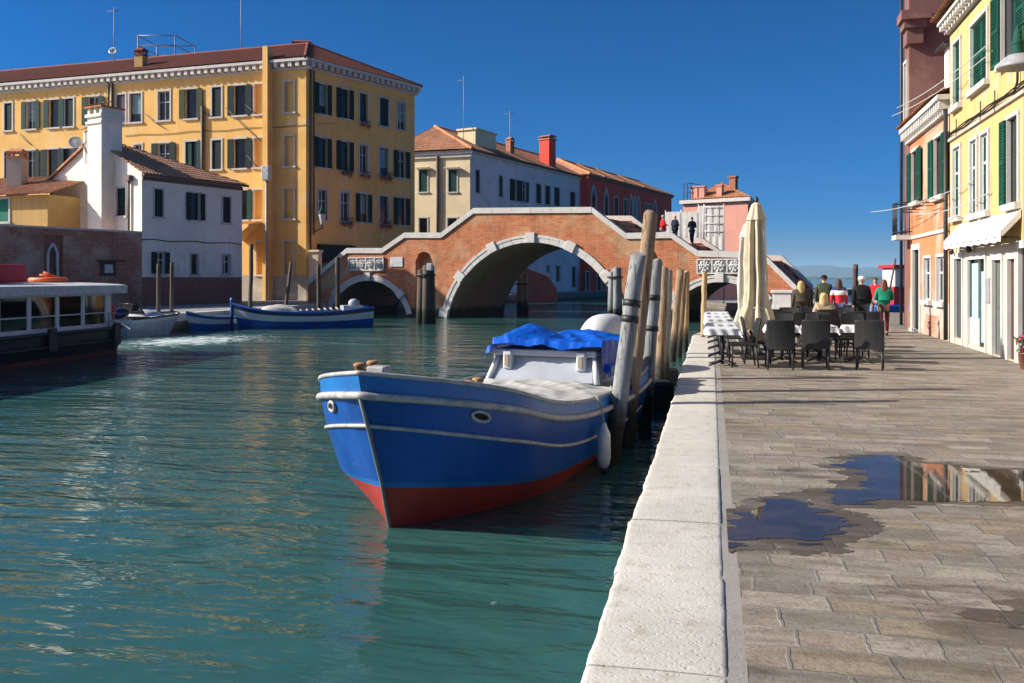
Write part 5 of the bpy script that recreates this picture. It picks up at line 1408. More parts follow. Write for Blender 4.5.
# -- blue and white boat by the far bridge foot
def simple_levels(L, zs, B):
    return [(lambda t: -.3, B * .5, L * .45, 1.8, 1, .3, .5), (lambda t: .0, B * .8, L * .45, 1.8, 1, .05, .6), (lambda t: zs(t) * .45, B * .92, L * .42, 1.9, 1, -.1, .7), (lambda t: zs(t) * .8, B, L * .4, 2, 1, -.25, .75), (zs, B * 1.02, L * .4, 2, 1, -.32, .75)]
def small_boat(name, label, bowp, sternp, zs, B, mats, mi, group=None):
    a, b = Vector(bowp), Vector(sternp); L = (b - a).length; an = math.atan2(b.y - a.y, b.x - a.x) - PI / 2
    H = Hull(L, simple_levels(L, zs, B), a, an); r = thing(name, label, 'boat', a, group=group)
    H.skin('hull', r, mats, mi, 24)
    mb = MB(H.M); st = H.stations(16)
    def dk(u, v):
        t = .02 + .97 * st[int(round(v * 16))]; x, y, z = H.pt(4, t, 1); x *= .97; return (-x + 2 * x * u, y + .02, z - .1)
    mb.grid(dk, 4, 16); obj('deck', mb, M['offwhite'], r)
    return r, H, L
zs = lambda t: sm(t, [(0, 1.25), (.12, 1.0), (.3, .82), (.7, .78), (1, 1.0)])
r, H, L = small_boat('cargo_boat', 'long blue and white cargo boat lying before the small shaded bridge arch', atd(238, 44.2, WATER), atd(371, 46.5, WATER), zs, 1.0, [M['boat_blue'], M['whitepaint'], M['navy']], [0, 0, 1, 2])
H.line('rail', r, M['boat_blue'], 4, .05, 0, .02)
mb = MB(H.M); mb.lathe([(.09, -.2), (.08, 1.3), (.11, 1.36), (.1, 1.5), (.03, 1.55)], 10, c=(0, -.28)); obj('stem_post', mb, M['boat_blue'], r)
mb = MB(H.M); mb.grid(lambda u, v: (-.7 + 1.4 * u, 1.0 + 1.9 * v, .80 + .38 * math.sin(u * PI) ** .5 * math.sin(v * PI) ** .4 + .05 * noise.noise((u * 5, v * 5, 0))), 16, 12); obj('canvas_cover', mb, M['canvas'], r)
mb = MB(H.M)
for k in range(7): mb.tube([(-.7, 3.1 + k * .3, .86 + .02 * k), (.75, 3.0 + k * .3, .9)], .05, 6)
obj('stacked_pole', mb, M['rope'], r)
mb = MB(H.M); mb.box(-.5, .5, L - 1.5, L - .5, .85, 1.1); mb.ball((.1, L - .9, 1.2), (.25, .3, .25)); obj('engine_cover', mb, M['cabin_grey'], r)
zs2 = lambda t: sm(t, [(0, .95), (.2, .72), (1, .55)])
r, H, L = small_boat('rowing_boat', 'slender blue rowing boat with white stripe tied beside the cargo boat bow', atd(190, 41.8, WATER), atd(241, 46.2, WATER), zs2, .55, [M['boat_blue'], M['whitepaint'], M['boat_blue']], [0, 0, 1, 2])
H.line('rail', r, M['offwhite'], 4, .03, 0, .01)
zs3 = lambda t: sm(t, [(0, .95), (.3, .88), (1, .75)])
r, H, L = small_boat('motor_boat', 'small white motorboat tied behind the water bus stern', atd(171, 41.2, WATER), atd(118, 38.0, WATER), zs3, .95, [M['offwhite'], M['offwhite'], M['whitepaint']], [0, 0, 1, 2])
H.line('rail', r, M['black_hull'], 4, .04, 0, 0)
mb = MB(H.M); mb.grid(lambda u, v: (-.75 + 1.5 * u, 1.2 + 1.4 * v, .85 + .28 * math.sin(u * PI) ** .5 * math.sin(v * PI) ** .5), 12, 8); obj('foredeck', mb, M['offwhite'], r)
mb = MB(H.M); mb.add([(-.6, 2.4, .9), (.6, 2.4, .9), (.5, 2.75, 1.4), (-.5, 2.75, 1.4)], [(0, 1, 2, 3)]); mb.tube([(-.6, 2.4, .9), (-.5, 2.75, 1.4), (.5, 2.75, 1.4), (.6, 2.4, .9)], .03, 5); obj('windscreen', mb, M['glass'], r)
mb = MB(H.M); mb.ball((0, 3.3, 1.0), (.35, .5, .25)); obj('seat_cover', mb, M['navy'], r)

# -- water bus
sp = atd(134, 30.4, WATER); nd = w2(-.13, -.991); va = math.atan2(nd[1], nd[0]) - PI / 2
VM = Matrix.Translation(sp) @ Matrix.Rotation(va, 4, 'Z')       # local y runs from stern towards the bow, -x is the side we see
vb = thing('water_bus', 'white and black passenger water bus with long window row and flat white roof', 'water bus', sp)
sideX = 1 if (VM.to_3x3() @ Vector((1, 0, 0))).dot(Vector((*w2(1, 0), 0))) > 0 else -1
sx = sideX; VL = 20.0
# hull outline: near side at x = 0, far side at -sx*4.2
def vh(t, k): 
    y = VL * t; w = 2.1 * (1 - (1 - min(1, y / 1.1)) ** 2.6) ** .42 if y < 1.1 else 2.1
    if t > .8: w *= 1 - ((t - .8) / .2) ** 2 * .8
    return w
mb = MB(VM)
for sd in (1, -1):
    for (za, fa, ma), (zb, fb, mb_) in (((-.4, .85, 1), (.02, .93, 1)), ((.02, .93, 1), (.16, .94, 0)), ((.16, .94, 0), (.45, 1.0, 0)), ((.45, 1.0, 0), (.88, 1.03, 0))):
        mb.cur = ma
        P = []; n = 60
        for z, f in ((za, fa), (zb, fb)):
            for i in range(n + 1):
                t = (i / n) ** 1.8; P.append((-sx * 2.1 + sd * vh(t, 0) * f, VL * t + (.25 * (1.03 - f) * 4 if t < .02 else 0), z))
        w = n + 1; mb.add(P, [(i, i + 1, w + i + 1, w + i) for i in range(n)], True)
M['bus_bottom'] = paint('dull_red_bottom', (.10, .018, .014), .7, .5, 3); obj('hull', mb, [M['black_hull'], M['bus_bottom']], vb)
mb = MB(VM); n = 30; P = []
mb.grid(lambda u, v: (-sx * 2.1 + (2 * u - 1) * vh(v ** 1.8, 0) * .99, VL * v ** 1.8, .82), 2, n); obj('deck', mb, M['doorgrey'], vb)
for z, r_ in ((.88, .06), (.5, .05)):
    mb = MB(VM)
    mb.tube([(-sx * 2.1 + sd * vh((i / 40) ** 1.8, 0) * 1.03, VL * (i / 40) ** 1.8, z) for sd, i in [(-sx, i) for i in range(40, -1, -1)] + [(sx, i) for i in range(1, 41)]], r_, 6); obj('rubbing_strake', mb, M['iron'], vb)
for y in (1.2, 4.5, 8.5, 13):
    mb = MB(VM); t = y / VL; x = -sx * 2.1 + sx * vh(t, 0) * 1.03; mb.box(min(x, x + sx * .1), max(x, x + sx * .1), y - .18, y + .18, .35, 1.05); obj('fender_block', mb, M['iron'], vb, bevel=.03)
cs_ = [1.9]                                             # cabin wall on the near side, 0.25 m in from the edge
xN = -sx * .28; xF = -sx * 3.9
px2y = lambda px: ((atd(px, 28, 0) - sp).dot(Vector((*nd, 0))))
Wv = Wall((-14.2 - 3.0, 30.2 - 30 * .991 / .991 * .0 - 0), (-12, 30))   # placeholder frame, replaced below
y0c = .95
wins = [(1.2 + k * 1.27, 2.36 + k * 1.27) for k in range(13)]
def sidewall(x, nx):
    mb = MB(VM); zs_ = [.82, 1.03, 1.94, 2.06]; ys = [y0c] + [v for w in wins for v in w] + [18.6]
    for a, b in zip(ys, ys[1:]):
        for c, d in zip(zs_, zs_[1:]):
            if any(abs(a - w[0]) < 1e-6 for w in wins) and c == 1.03: continue
            mb.box(min(x, x - nx * .06), max(x, x - nx * .06), a, b, c, d)
    return mb
cab = obj('cabin', sidewall(xN, sx), M['whitepaint'], vb)
obj('cabin', sidewall(xF, -sx), M['whitepaint'], vb)
mb = MB(VM); mb.box(min(xN, xF), max(xN, xF), y0c - .06, y0c - .001, .82, 1.1); 
for x in (xN - sx * .06, (xN + xF) / 2, xF + sx * .06): mb.box(x - .06, x + .06, y0c - .06, y0c - .001, 1.1, 2.06)
obj('end_wall', mb, M['whitepaint'], vb)
def bus_glass():
    t = NT('bus_glass'); g = t.n('BsdfTransparent', {0: (.13, .15, .155)}); gl = t.n('BsdfGlossy', {0: (.9, .9, .9), 'Roughness': .03}); fr = t.n('Fresnel', {0: 1.45}).outputs[0]
    mx = t.n('MixShader', {0: t.math('ADD', fr, .04), 1: g.outputs[0], 2: gl.outputs[0]}); t.t.links.new(mx.outputs[0], t.out.inputs[0]); return t.m
M['bus_glass'] = bus_glass()
for a, b in wins:
    for x in (xN - sx * .03, xF + sx * .03):
        mb = MB(VM); mb.box(x - .004, x + .004, a, b, 1.03, 1.94); w = obj('window', mb, M['bus_glass'], vb)
        mb = MB(VM)
        mb.box(x - .025, x + .025, a + .001, b - .001, 1.36, 1.40)
        for y in (a + .001, b - .041): mb.box(x - .024, x + .024, y, y + .04, 1.031, 1.939)
        obj('frame', mb, M['offwhite'], w)
mb = MB(VM); rl = lambda u, v: (min(xN, xF) - .25 + (abs(xF - xN) + .5) * u, .35 + 18.6 * v, 2.26 + .09 * math.sin(u * PI) ** .6)
mb.grid(rl, 12, 8); mb.grid(lambda u, v: (rl(u, v)[0], rl(u, v)[1], 2.06), 12, 8)
a, b = min(xN, xF) - .25, max(xN, xF) + .25
mb.box(a, a + .02, .35, 18.95, 2.0, 2.265); mb.box(b - .02, b, .35, 18.95, 2.0, 2.265); mb.box(a + .02, b - .02, .35, .37, 2.0, 2.265)
obj('roof', mb, M['offwhite'], vb)
M['seatgrey'] = paint('bus_seats', (.05, .06, .05), .8, .3)
for k in range(12):
    y = 2.4 + k * 1.2
    for xx in (.75, 2.0):
        mb = MB(VM); x = -sx * (.3 + xx); mb.box(x - .45, x + .45, y, y + .42, 1.0, 1.1); mb.box(x - .45, x + .45, y - .06, y + .02, 1.1, 1.62); obj('seat', mb, M['seatgrey'], vb)
def on_roof(y, x): return VM @ Vector((-sx * x, y, 2.33))
mb = MB(VM); yy = px2y(14)
mb.box(-sx * 2.1 - .7, -sx * 2.1 + .7, 3.5, 7.8, 2.36, 2.9)
rc = obj('canvas_box', mb, M['red_canvas'], origin=on_roof(6.5, 2.1), bevel=.06); tag(rc, 'red canvas covered box on the water bus roof', 'canvas box')
lr_ = thing('life_raft', 'orange life raft frame on the water bus roof', 'life raft', on_roof(1.7, 2.1))
mb = MB(VM); mb.tube([(-sx * 2.1 + .55 * math.cos(i * PI / 8), 1.5 + .42 * math.sin(i * PI / 8), 2.44) for i in range(17)], .08, 8, caps=False); mb.tube([(-sx * 2.1, 1.1, 2.46), (-sx * 2.1, 1.9, 2.46)], .06, 6); mb.tube([(-sx * 2.1 - .3, 1.4, 2.5), (-sx * 2.1 + .1, 1.6, 2.68)], .05, 6); mb.tube([(-sx * 2.1 - .1, 1.3, 2.5), (-sx * 2.1 + .3, 1.5, 2.6)], .04, 5); obj('float', mb, M['orange_gear'], lr_)
mb = MB(VM); c = (-sx * .55, .55, 1.42)
mb.ball(c, (.14, .3, .28), 12, 8); tag(obj('buoy', mb, M['red_canvas'], origin=VM @ Vector(c)), 'red float on the open stern of the water bus', 'buoy')
mb = MB(VM)
for z in (1.1, 1.35): mb.tube([(-sx * 2.1 + s_ * vh(max(.0005, y / VL), 0) * .92, y, z) for s_, y in ((-sx, 1.2), (-sx, .6), (-sx, .2), (sx, .2), (sx, .6), (sx, 1.2))], .02, 6)
for s_, y in ((-sx, 1.2), (-sx, .35), (sx, .35), (sx, 1.2)): mb.tube([(-sx * 2.1 + s_ * vh(y / VL, 0) * .92, y, .82), (-sx * 2.1 + s_ * vh(y / VL, 0) * .92, y, 1.35)], .02, 6)
obj('railing', mb, M['greypaint'], vb)
# red white and blue work vessel far off, at the end of the quay
p = atd(899, 50, WATER)
fv = thing('moored_vessel', 'small red and white harbour vessel with blue covers at the end of the quay', 'boat', p)
VM2 = Matrix.Translation(p) @ Matrix.Rotation(TH, 4, 'Z')
mb = MB(VM2); mb.prism([(-1.3, 0), (2.2, 0), (2.6, 1.2), (2.2, 2.6), (-1.3, 2.6), (-1.7, 1.3)], -.2, 1.0); obj('hull', mb, M['boat_blue'], fv, bevel=.08)
mb = MB(VM2); mb.box(-.1, 2.0, .5, 2.2, 1.0, 2.0); obj('cabin', mb, M['red_canvas'], fv, bevel=.04)
mb = MB(VM2); mb.box(-.05, 1.95, .45, 2.15, 2.0, 3.05); up = obj('wheelhouse', mb, M['whitepaint'], fv, bevel=.04)
mb = MB(VM2); mb.box(-.25, 2.15, .25, 2.3, 3.051, 3.25); obj('roof', mb, M['red_canvas'], up, bevel=.04)
for x in (.45, 1.2): mb = MB(VM2); mb.box(x, x + .3, .43, .449, 2.4, 2.8); obj('window', mb, M['glass'], up)
mb = MB(VM2); mb.tube([(.6, 1, 3.2), (.55, 1, 5.4)], .05, 6); obj('mast', mb, M['doorbrown'], up); mb = MB(VM2); mb.tube([(-.6, .2, .9), (-.1, .2, 3.6)], .05, 6); obj('boat_hook', mb, M['doorbrown'], fv)

# ================================================================= mooring piles
M['pile_grey'] = pile_wood('grey_pile', (.33, .34, .335), (.16, .17, .17))
M['pile_brown'] = pile_wood('brown_pile', (.37, .26, .165), (.19, .125, .075))
M['pile_dark'] = pile_wood('dark_pile', (.14, .10, .075), (.06, .045, .035))
M['pile_light'] = pile_wood('light_post', (.55, .38, .20), (.38, .24, .11))
def pile(label, px0, py0, px1, py1, r, mat, bands=(), lean=0.0, z0=None, grp=None, taper=.85, rz=None):
    z0 = WATER if z0 is None else z0
    D = F * (EYE - z0) / (py0 - HOR)
    b = atd(px0, D, z0); t = atd(px1, D + lean, zat(py1, D + lean))
    d = (t - b); lo = b - d.normalized() * (1.2 if z0 < -.1 else .0)
    o = thing('mooring_pile', label, 'mooring pile', b, group=grp)
    mb = MB(); m_ = 14
    pts = [lo.lerp(t, i / m_) + Vector((.022 * noise.noise((i * .45, px0 * .37, 0)), .022 * noise.noise((i * .45, px0 * .37, 4)), 0)) for i in range(m_ + 1)]
    pts += [t + d.normalized() * .02]
    rs = [r * (1 - (1 - taper) * i / m_) * (1 + .09 * noise.noise((i * .8, px0 * .37, 2))) for i in range(m_ + 1)] + [r * taper * .85]
    mb.tube(pts, rs, 14); obj('trunk', mb, M[mat], o)
    for by in bands:
        f = (zat(by, D) - b.z) / (t.z - b.z); c = b.lerp(t, f); rr = r * (1 - (1 - taper) * f) + .012
        mb = MB(); mb.tube([c - d.normalized() * .045, c + d.normalized() * .045], rr, 14); obj('band', mb, M['iron'], o)
    return o
pile('leaning grey pile with two black bands close against the work boat', 611, 464, 638, 256, .125, 'pile_grey', (304, 320), .3)
pile('tallest brown pile leaning behind the grey banded ones', 625, 447, 651, 214, .125, 'pile_brown', (), .4)
pile('upright grey banded pile between the tall brown pile and the kerb', 645, 427, 656, 262, .12, 'pile_grey', (298, 329), .2)
pile('brown pile nearer the boat in the first brown pair', 659, 396, 664.5, 269, .115, 'pile_brown', (), .3)
pile('greyish pile nearer the kerb in the first brown pair', 664.5, 390, 669, 271, .1, 'pile_grey', (), .3)
pile('reddish brown pile of the farther trio beyond the black fender blocks', 672, 362, 680.5, 270, .125, 'pile_brown', (), .4)
pile('middle brown pile of the farther trio by the kerb', 678.5, 358, 684.5, 273, .11, 'pile_brown', (), .3)
pile('pale straight pile of the farther trio by the kerb', 685, 352, 687, 272, .11, 'pile_light', (), .2)
pile('slim pale post standing alone on the kerb before the right hand small arch', 703.5, 338, 704.5, 273, .085, 'pile_light', (), 0, z0=-.02)
for lab, px, py, s_ in (('black rubber fender block floating beside the first brown pair of piles', 662, 409, .30), ('smaller black rubber fender block beyond the first brown pair of piles', 670, 385, .26)):
    p = at(px, py, WATER); mb = MB(Matrix.Translation(p) @ Matrix.Rotation(TH + .1, 4, 'Z')); mb.box(-s_ * .75, s_ * .55, -s_, s_ * .6, -.4, .55 if s_ > .28 else .42)
    tag(obj('fender_block', mb, M['black_hull'], origin=p, bevel=.05), lab, 'fender block')
# pile clusters guarding the bridge piers
def cluster(label, px, py0, py1, wpx, n, mat, cap=True, off=0):
    D = F * (EYE - WATER) / (py0 - HOR); o = thing('pile_cluster', label, 'mooring piles', atd(px, D, WATER))
    w = wpx / F * D
    for i in range(n):
        a = 2 * PI * i / n + .4; c = atd(px, D, WATER) + Vector((w * .3 * math.cos(a), w * .3 * math.sin(a), 0)); c.z = WATER - .8
        zt_ = zat(py1 + (i % 3) * 2.2, D); mb = MB(); cc = Vector((c.x * .85 + atd(px, D).x * .15, c.y * .85 + atd(px, D).y * .15, zt_))
        mb.tube([c, c.lerp(cc, .5), cc, cc + Vector((0, 0, .05))], [w * .23, w * .22, w * .19, w * .12], 12); obj('pile', mb, M[mat], o)
    z = zat(py1 + 9, D); mb = MB(); c = atd(px, D, z); mb.tube([c + Vector((w * .5 * math.cos(k * PI / 10), w * .5 * math.sin(k * PI / 10), 0)) for k in range(21)], .05, 6, caps=False); obj('band', mb, M['iron'], o)
    return o
o = cluster('bound cluster of dark piles before the arched niche on the sunny pier', 426, 324, 266, 19, 4, 'pile_dark')
mb = MB(); p = atd(430, 46, zat(266, 47)); mb.box(p.x - .14, p.x + .14, p.y - .14, p.y + .14, p.z - .25, p.z + .12); obj('lantern', mb, M['offwhite'], o, bevel=.04)
cluster('bound cluster of grey piles at the right foot of the middle arch', 615, 322, 268, 15, 4, 'pile_grey')
cluster('worn pile cluster standing in the shade beyond the middle arch', 522, 313, 275, 13, 3, 'pile_light')
GP = 'slim dark poles along the far bank'
pile('slim dark pole rising in front of the white house double window', 158, 333, 159, 265, .11, 'pile_dark', (), 0)
pile('shorter slim dark pole right of the one before the white house', 171.5, 330, 172, 263, .10, 'pile_dark', (), 0)
pile('brown pole at the bow of the cargo boat', 250, 321.5, 251.5, 244, .13, 'pile_dark', (), .5)
pile('tilted dark pole behind the cargo boat canvas', 284, 322, 291, 263, .11, 'pile_dark', (), 2)
pile('dark pole before the shaded end of the bridge', 319, 322, 318.5, 265, .13, 'pile_dark', (), 0)
pile('dark pole before the small shaded arch of the bridge', 337.5, 322, 337.5, 258, .15, 'pile_dark', (), 0)
pile('tall rust brown post at the lagoon end of the quay', 855, 316, 855.5, 265, .2, 'pile_dark', (), 0)
pile('thin rust red post near the harbour vessel with a dark sign arm', 890.5, 314, 890, 269, .12, 'pile_dark', (), 0)
pile('leaning pale post before the harbour vessel', 893, 317, 900, 272, .1, 'pile_light', (), 0)
# street post with lantern at the palazzo corner
p = V3(wr.pt(1.1, 1.3), 0)
o = thing('street_lamp', 'small lantern lamp on a bracket at the palazzo corner', 'street lamp', V3(wr.pt(.75, .1), 6))
q = V3(wr.pt(.75, 0), 0); q2 = V3(wr.pt(.75, .95), 0)
mb = MB(); mb.tube([(q.x, q.y, 5.2), (q2.x, q2.y, 5.5)], .04, 6); mb.tube([(q2.x, q2.y, 5.4), (q2.x, q2.y, 5.9)], .05, 6); obj('bracket', mb, M['iron'], o)
mb = MB(Matrix.Translation((q2.x, q2.y, 0))); mb.lathe([(.12, 5.75), (.3, 6.5), (.28, 6.55)], 8, smooth=False); obj('lamp_glass', mb, M['offwhite'], o)
mb = MB(Matrix.Translation((q2.x, q2.y, 0))); mb.lathe([(.36, 6.551), (.2, 6.8), (.05, 7.2), (.02, 7.5)], 8, smooth=False); obj('cap', mb, M['rgreen_sh'], o)
p = V3(wl.pt(wl.u(277), 1.4), 0)
o = thing('lamp_post', 'grey street post with a white box lamp before the blind windows', 'lamp post', p)
mb = MB(); mb.tube([p, p + Vector((0, 0, 9.2))], .09, 8); obj('pole', mb, M['greypaint'], o)
mb = MB(Matrix.Translation(p)); mb.box(-.3, .3, -.3, .3, 9.0, 10.1); obj('lamp', mb, M['offwhite'], o, bevel=.05)
p = V3(wr.pt(.2, .8), 0)
o = thing('stone_post', 'pale stone post standing at the palazzo corner', 'stone post', p); mb = MB(Matrix.Translation(p)); mb.box(-.4, .4, -.3, .3, -.005, 3.6); mb.box(-.48, .48, -.38, .38, 3.6, 3.8); obj('shaft', mb, M['cream'], o, bevel=.04)
# ================================================================= people
M['skin'] = paint('skin', (.52, .30, .21), .55, .1)
M['eye'] = paint('dark_eye', (.02, .015, .012), .3, .1)
def fab(n, c): M[n] = cloth(n, c)
for n, c in (('dark_navy_cloth', (.015, .02, .045)), ('black_cloth', (.012, .012, .014)), ('red_cloth', (.62, .02, .025)), ('olive_cloth', (.075, .06, .04)), ('camo_cloth', (.05, .06, .035)), ('beige_cloth', (.42, .31, .20)), ('green_cloth', (.01, .20, .12)),
             ('burgundy_cloth', (.12, .02, .03)), ('jeans_cloth', (.04, .07, .15)), ('white_cloth', (.75, .74, .72)), ('grey_cloth', (.2, .2, .21)), ('straw_cloth', (.6, .48, .28)), ('leather', (.03, .02, .015)), ('teal_cloth', (.03, .12, .16))): fab(n, c)
for n, c in (('blond_hair', (.55, .38, .15)), ('brown_hair', (.06, .03, .018)), ('auburn_hair', (.14, .045, .02)), ('grey_hair', (.4, .37, .33))): M[n] = paint(n, c, .5, .4, 14, .3)
def tricolour():
    t = NT('tricolour_knit'); z = t.n('SeparateXYZ', {0: t.tc.outputs['Object']}).outputs[2]
    r = t.n('ValToRGB', {0: t.math('DIVIDE', z, 2.0)}); cr = r.color_ramp; cr.interpolation = 'CONSTANT'
    cr.elements[0].position = 0; cr.elements[0].color = (.55, .02, .03, 1); cr.elements[1].position = .585; cr.elements[1].color = (.75, .74, .72, 1)
    e = cr.elements.new(.655); e.color = (.02, .03, .12, 1)
    return t.go(r.outputs[0], .9)
M['tricolour_knit'] = tricolour()

def skin(name, V, E, R, mats, parent, lv=1, extra=None, root=0):
    me = bpy.data.meshes.new('tmp'); me.from_pydata(V, E, []); o = bpy.data.objects.new('tmp', me); C.objects.link(o)
    sk = o.modifiers.new('skin', 'SKIN'); sk.use_smooth_shade = True
    if not me.skin_vertices: 
        bpy.context.view_layer.objects.active = o
    for i, r in enumerate(R):
        d = me.skin_vertices[0].data[i]; d.radius = r if isinstance(r, tuple) else (r, r); d.use_root = (i == root)
    ss = o.modifiers.new('sub', 'SUBSURF'); ss.levels = lv; ss.render_levels = lv
    dg = bpy.context.evaluated_depsgraph_get(); dg.update()
    m2 = bpy.data.meshes.new_from_object(o.evaluated_get(dg)); bpy.data.objects.remove(o); bpy.data.meshes.remove(me)
    bm = bmesh.new(); bm.from_mesh(m2)
    if extra:
        tm = bpy.data.meshes.new('x'); tm.from_pydata([tuple(p) for p in extra.v], [], extra.f)
        for p in tm.polygons: p.use_smooth = True
        bm.from_mesh(tm); bpy.data.meshes.remove(tm)
    for f in bm.faces: f.smooth = True
    me = bpy.data.meshes.new(name); bm.to_mesh(me); bm.free(); bpy.data.meshes.remove(m2)
    me.materials.clear(); finish(me, mats)
    return link(name, me, parent)

def person(label, loc, rz, pose='stand', h=1.72, top='black_cloth', legs='jeans_cloth', hair='brown_hair', long_hair=False, cap=None, coat=0, fat=1.0, group=None, arms='down', bag=None, step=.0, skirt=False):
    o = thing('person', label, 'person', loc, rz, group)
    k = h / 1.72
    sit = pose == 'sit'
    pz_ = .55 if sit else .93
    up = pz_ - .93
    tilt = .06 if sit else .0
    T = {'pel': (0, 0, .93 + up), 'wst': (0, .0, 1.09 + up), 'chs': (0, tilt, 1.30 + up), 'nkb': (0, tilt - .01, 1.445 + up), 'nck': (0, tilt + .005, 1.51 + up), 'hd': (0, tilt + .02, 1.60 + up), 'crn': (0, tilt + .005, 1.685 + up)}
    J = {}
    for s, n in ((-1, 'l'), (1, 'r')):
        J['sh' + n] = (s * .185, tilt - .01, 1.395 + up)
        if arms == 'fwd' or sit:
            J['el' + n] = (s * .25, tilt + .0, 1.13 + up); J['wr' + n] = (s * .14, tilt + .22, 1.12 + up); hd = Vector((s * -.3, .9, .1))
        elif arms == 'swing':
            J['el' + n] = (s * .235, -.05 + s * .05, 1.12); J['wr' + n] = (s * .225, .06 + s * .13, .90); hd = Vector((0, .35 + .3 * s, -.9))
        else:
            J['el' + n] = (s * .24, -.04, 1.12); J['wr' + n] = (s * .235, .05, .88); hd = Vector((0, .25, -.95))
        J['pm' + n] = tuple(Vector(J['wr' + n]) + hd.normalized() * .075)
        J['hd' + n] = hd.normalized()
        if sit:
            J['hp' + n] = (s * .10, .05, .53); J['kn' + n] = (s * .12, .46, .52); J['an' + n] = (s * .12, .44, .10); J['to' + n] = (s * .13, .60, .04)
        else:
            f = s * step
            J['hp' + n] = (s * .095, 0, .88); J['kn' + n] = (s * .10, .03 + f * .55, .49); J['an' + n] = (s * .10, f - .02, .085 + (.07 if f < -.05 else 0)); J['to' + n] = (s * .115, f + .13, .04)
    sc = lambda p: (p[0] * k * (1 if True else fat), p[1] * k, p[2] * k)
    names = ['pel', 'wst', 'chs', 'nkb', 'nck', 'hd', 'crn']
    V = [sc(T[n]) for n in names]; Rr = [(.118 * fat, .08), (.10 * fat, .075), (.115 * fat, .08), (.06, .055), (.052, .052), (.074, .088), (.062, .07)]
    E = [(i, i + 1) for i in range(6)]
    for n in 'lr':
        b = len(V); V += [sc(J[x + n]) for x in ('sh', 'el', 'wr', 'pm')]; Rr += [.046, .040, .028, (.036, .018)]; E += [(2, b), (b, b + 1), (b + 1, b + 2), (b + 2, b + 3)]
        b = len(V); V += [sc(J[x + n]) for x in ('hp', 'kn', 'an', 'to')]; Rr += [.066, .056, .038, .034]; E += [(0, b), (b, b + 1), (b + 1, b + 2), (b + 2, b + 3)]
    Rr = [(r[0] * k, r[1] * k) if isinstance(r, tuple) else r * k for r in Rr]
    ex = MB()
    for n, s in (('l', -1), ('r', 1)):            # five fingers rooted in each palm
        c = Vector(sc(J['pm' + n])); d = J['hd' + n]; side = Vector((0, 1, 0)).cross(d); side = side.normalized() if side.length > .2 else Vector((1, 0, 0))
        acr = d.cross(Vector((s, 0, 0))).normalized() if abs(d.x) < .9 else Vector((0, 0, 1))
        inw = Vector((-s, 0, 0))
        for q, ln in enumerate((.066, .078, .072, .055)):
            b0 = c + acr * ((q - 1.5) * .017); ex.tube([b0, b0 + d * ln * .55, b0 + d * ln * .85 + inw * .012, b0 + d * ln + inw * .03], [.008, .0078, .007, .005], 6)
        tb_ = c - d * .02 + acr * .03; ex.tube([tb_, tb_ + acr * .025 + d * .025, tb_ + acr * .03 + d * .055 + inw * .012], [.01, .009, .006], 6)
    hy = T['hd'][1]; hz = T['hd'][2]
    ex.tube([(0, (hy + .08) * k, (hz + .035) * k), (0, (hy + .105) * k, (hz - .005) * k), (0, (hy + .085) * k, (hz - .018) * k)], [.007, .014, .012], 6)
    for s in (-1, 1): ex.ball((s * .078 * k, (hy - .0) * k, (hz + .005) * k), (.012, .024, .034), 8, 5)
    ex.ball((0, (hy + .078) * k, (hz - .048) * k), (.026, .012, .008), 8, 5)
    body = skin('body', V, E, Rr, M['skin'], o, 1, ex)
    for s in (-1, 1):
        mb = MB(Matrix.Translation(Vector(loc))); mb.ball((s * .032 * k, (hy + .083) * k, (hz + .022) * k), (.011, .008, .008), 8, 5); e = raw('eye', mb, M['eye'], o)
    g = .022
    if top == 'tricolour_knit': pass
    jn = ['pel', 'wst', 'chs', 'nck']
    low = (T['pel'][0], T['pel'][1], T['pel'][2] - .19 - (0 if sit else coat))
    V = [sc(T[n]) for n in jn] + [sc(low)]; R2 = [(.155 * fat + g, .12 + g), (.14 * fat + g, .105 + g), (.16 * fat + g, .12 + g), (.07, .072), (.15 * fat + g, .12 + g)]; E = [(0, 1), (1, 2), (2, 3), (0, 4)]
    for n in 'lr':
        b = len(V); w_ = Vector(J['wr' + n]); e_ = Vector(J['el' + n]); V += [sc(J['sh' + n]), sc(J['el' + n]), sc(tuple(e_.lerp(w_, .93)))]; R2 += [.07, .058, .045]; E += [(2, b), (b, b + 1), (b + 1, b + 2)]
    R2 = [(r[0] * k, r[1] * k) if isinstance(r, tuple) else r * k for r in R2]
    skin('jacket', V, E, R2, M[top], o, 1)
    V = [sc((T['pel'][0], T['pel'][1], T['pel'][2] - .02))]; R3 = [(.145 * fat, .115)]; E = []
    for n in 'lr':
        b = len(V); kn, an = Vector(J['kn' + n]), Vector(J['an' + n]); V += [sc(J['hp' + n]), sc(J['kn' + n]), sc(tuple(kn.lerp(an, .92)))]; R3 += [.084 * fat, .072, .056]; E += [(0, b), (b, b + 1), (b + 1, b + 2)]
    R3 = [(r[0] * k, r[1] * k) if isinstance(r, tuple) else r * k for r in R3]
    skin('trousers', V, E, R3, M[legs], o, 1)
    for n in 'lr':
        a, t_ = Vector(sc(J['an' + n])), Vector(sc(J['to' + n])); mb = MB(Matrix.Translation(Vector(loc)))
        mb.tube([a + Vector((0, -.05, -.03)), a + Vector((0, 0, -.035)), t_.lerp(a, .4) + Vector((0, 0, .0)), t_, t_ + Vector((0, .05, -.008))], [.03, .045, .045, .038, .015], 10); raw('shoe', mb, M['leather'], o)
    mb = MB(Matrix.Translation(Vector(loc)))
    cx, cy, czz = 0, (hy - .012) * k, (hz + .035) * k
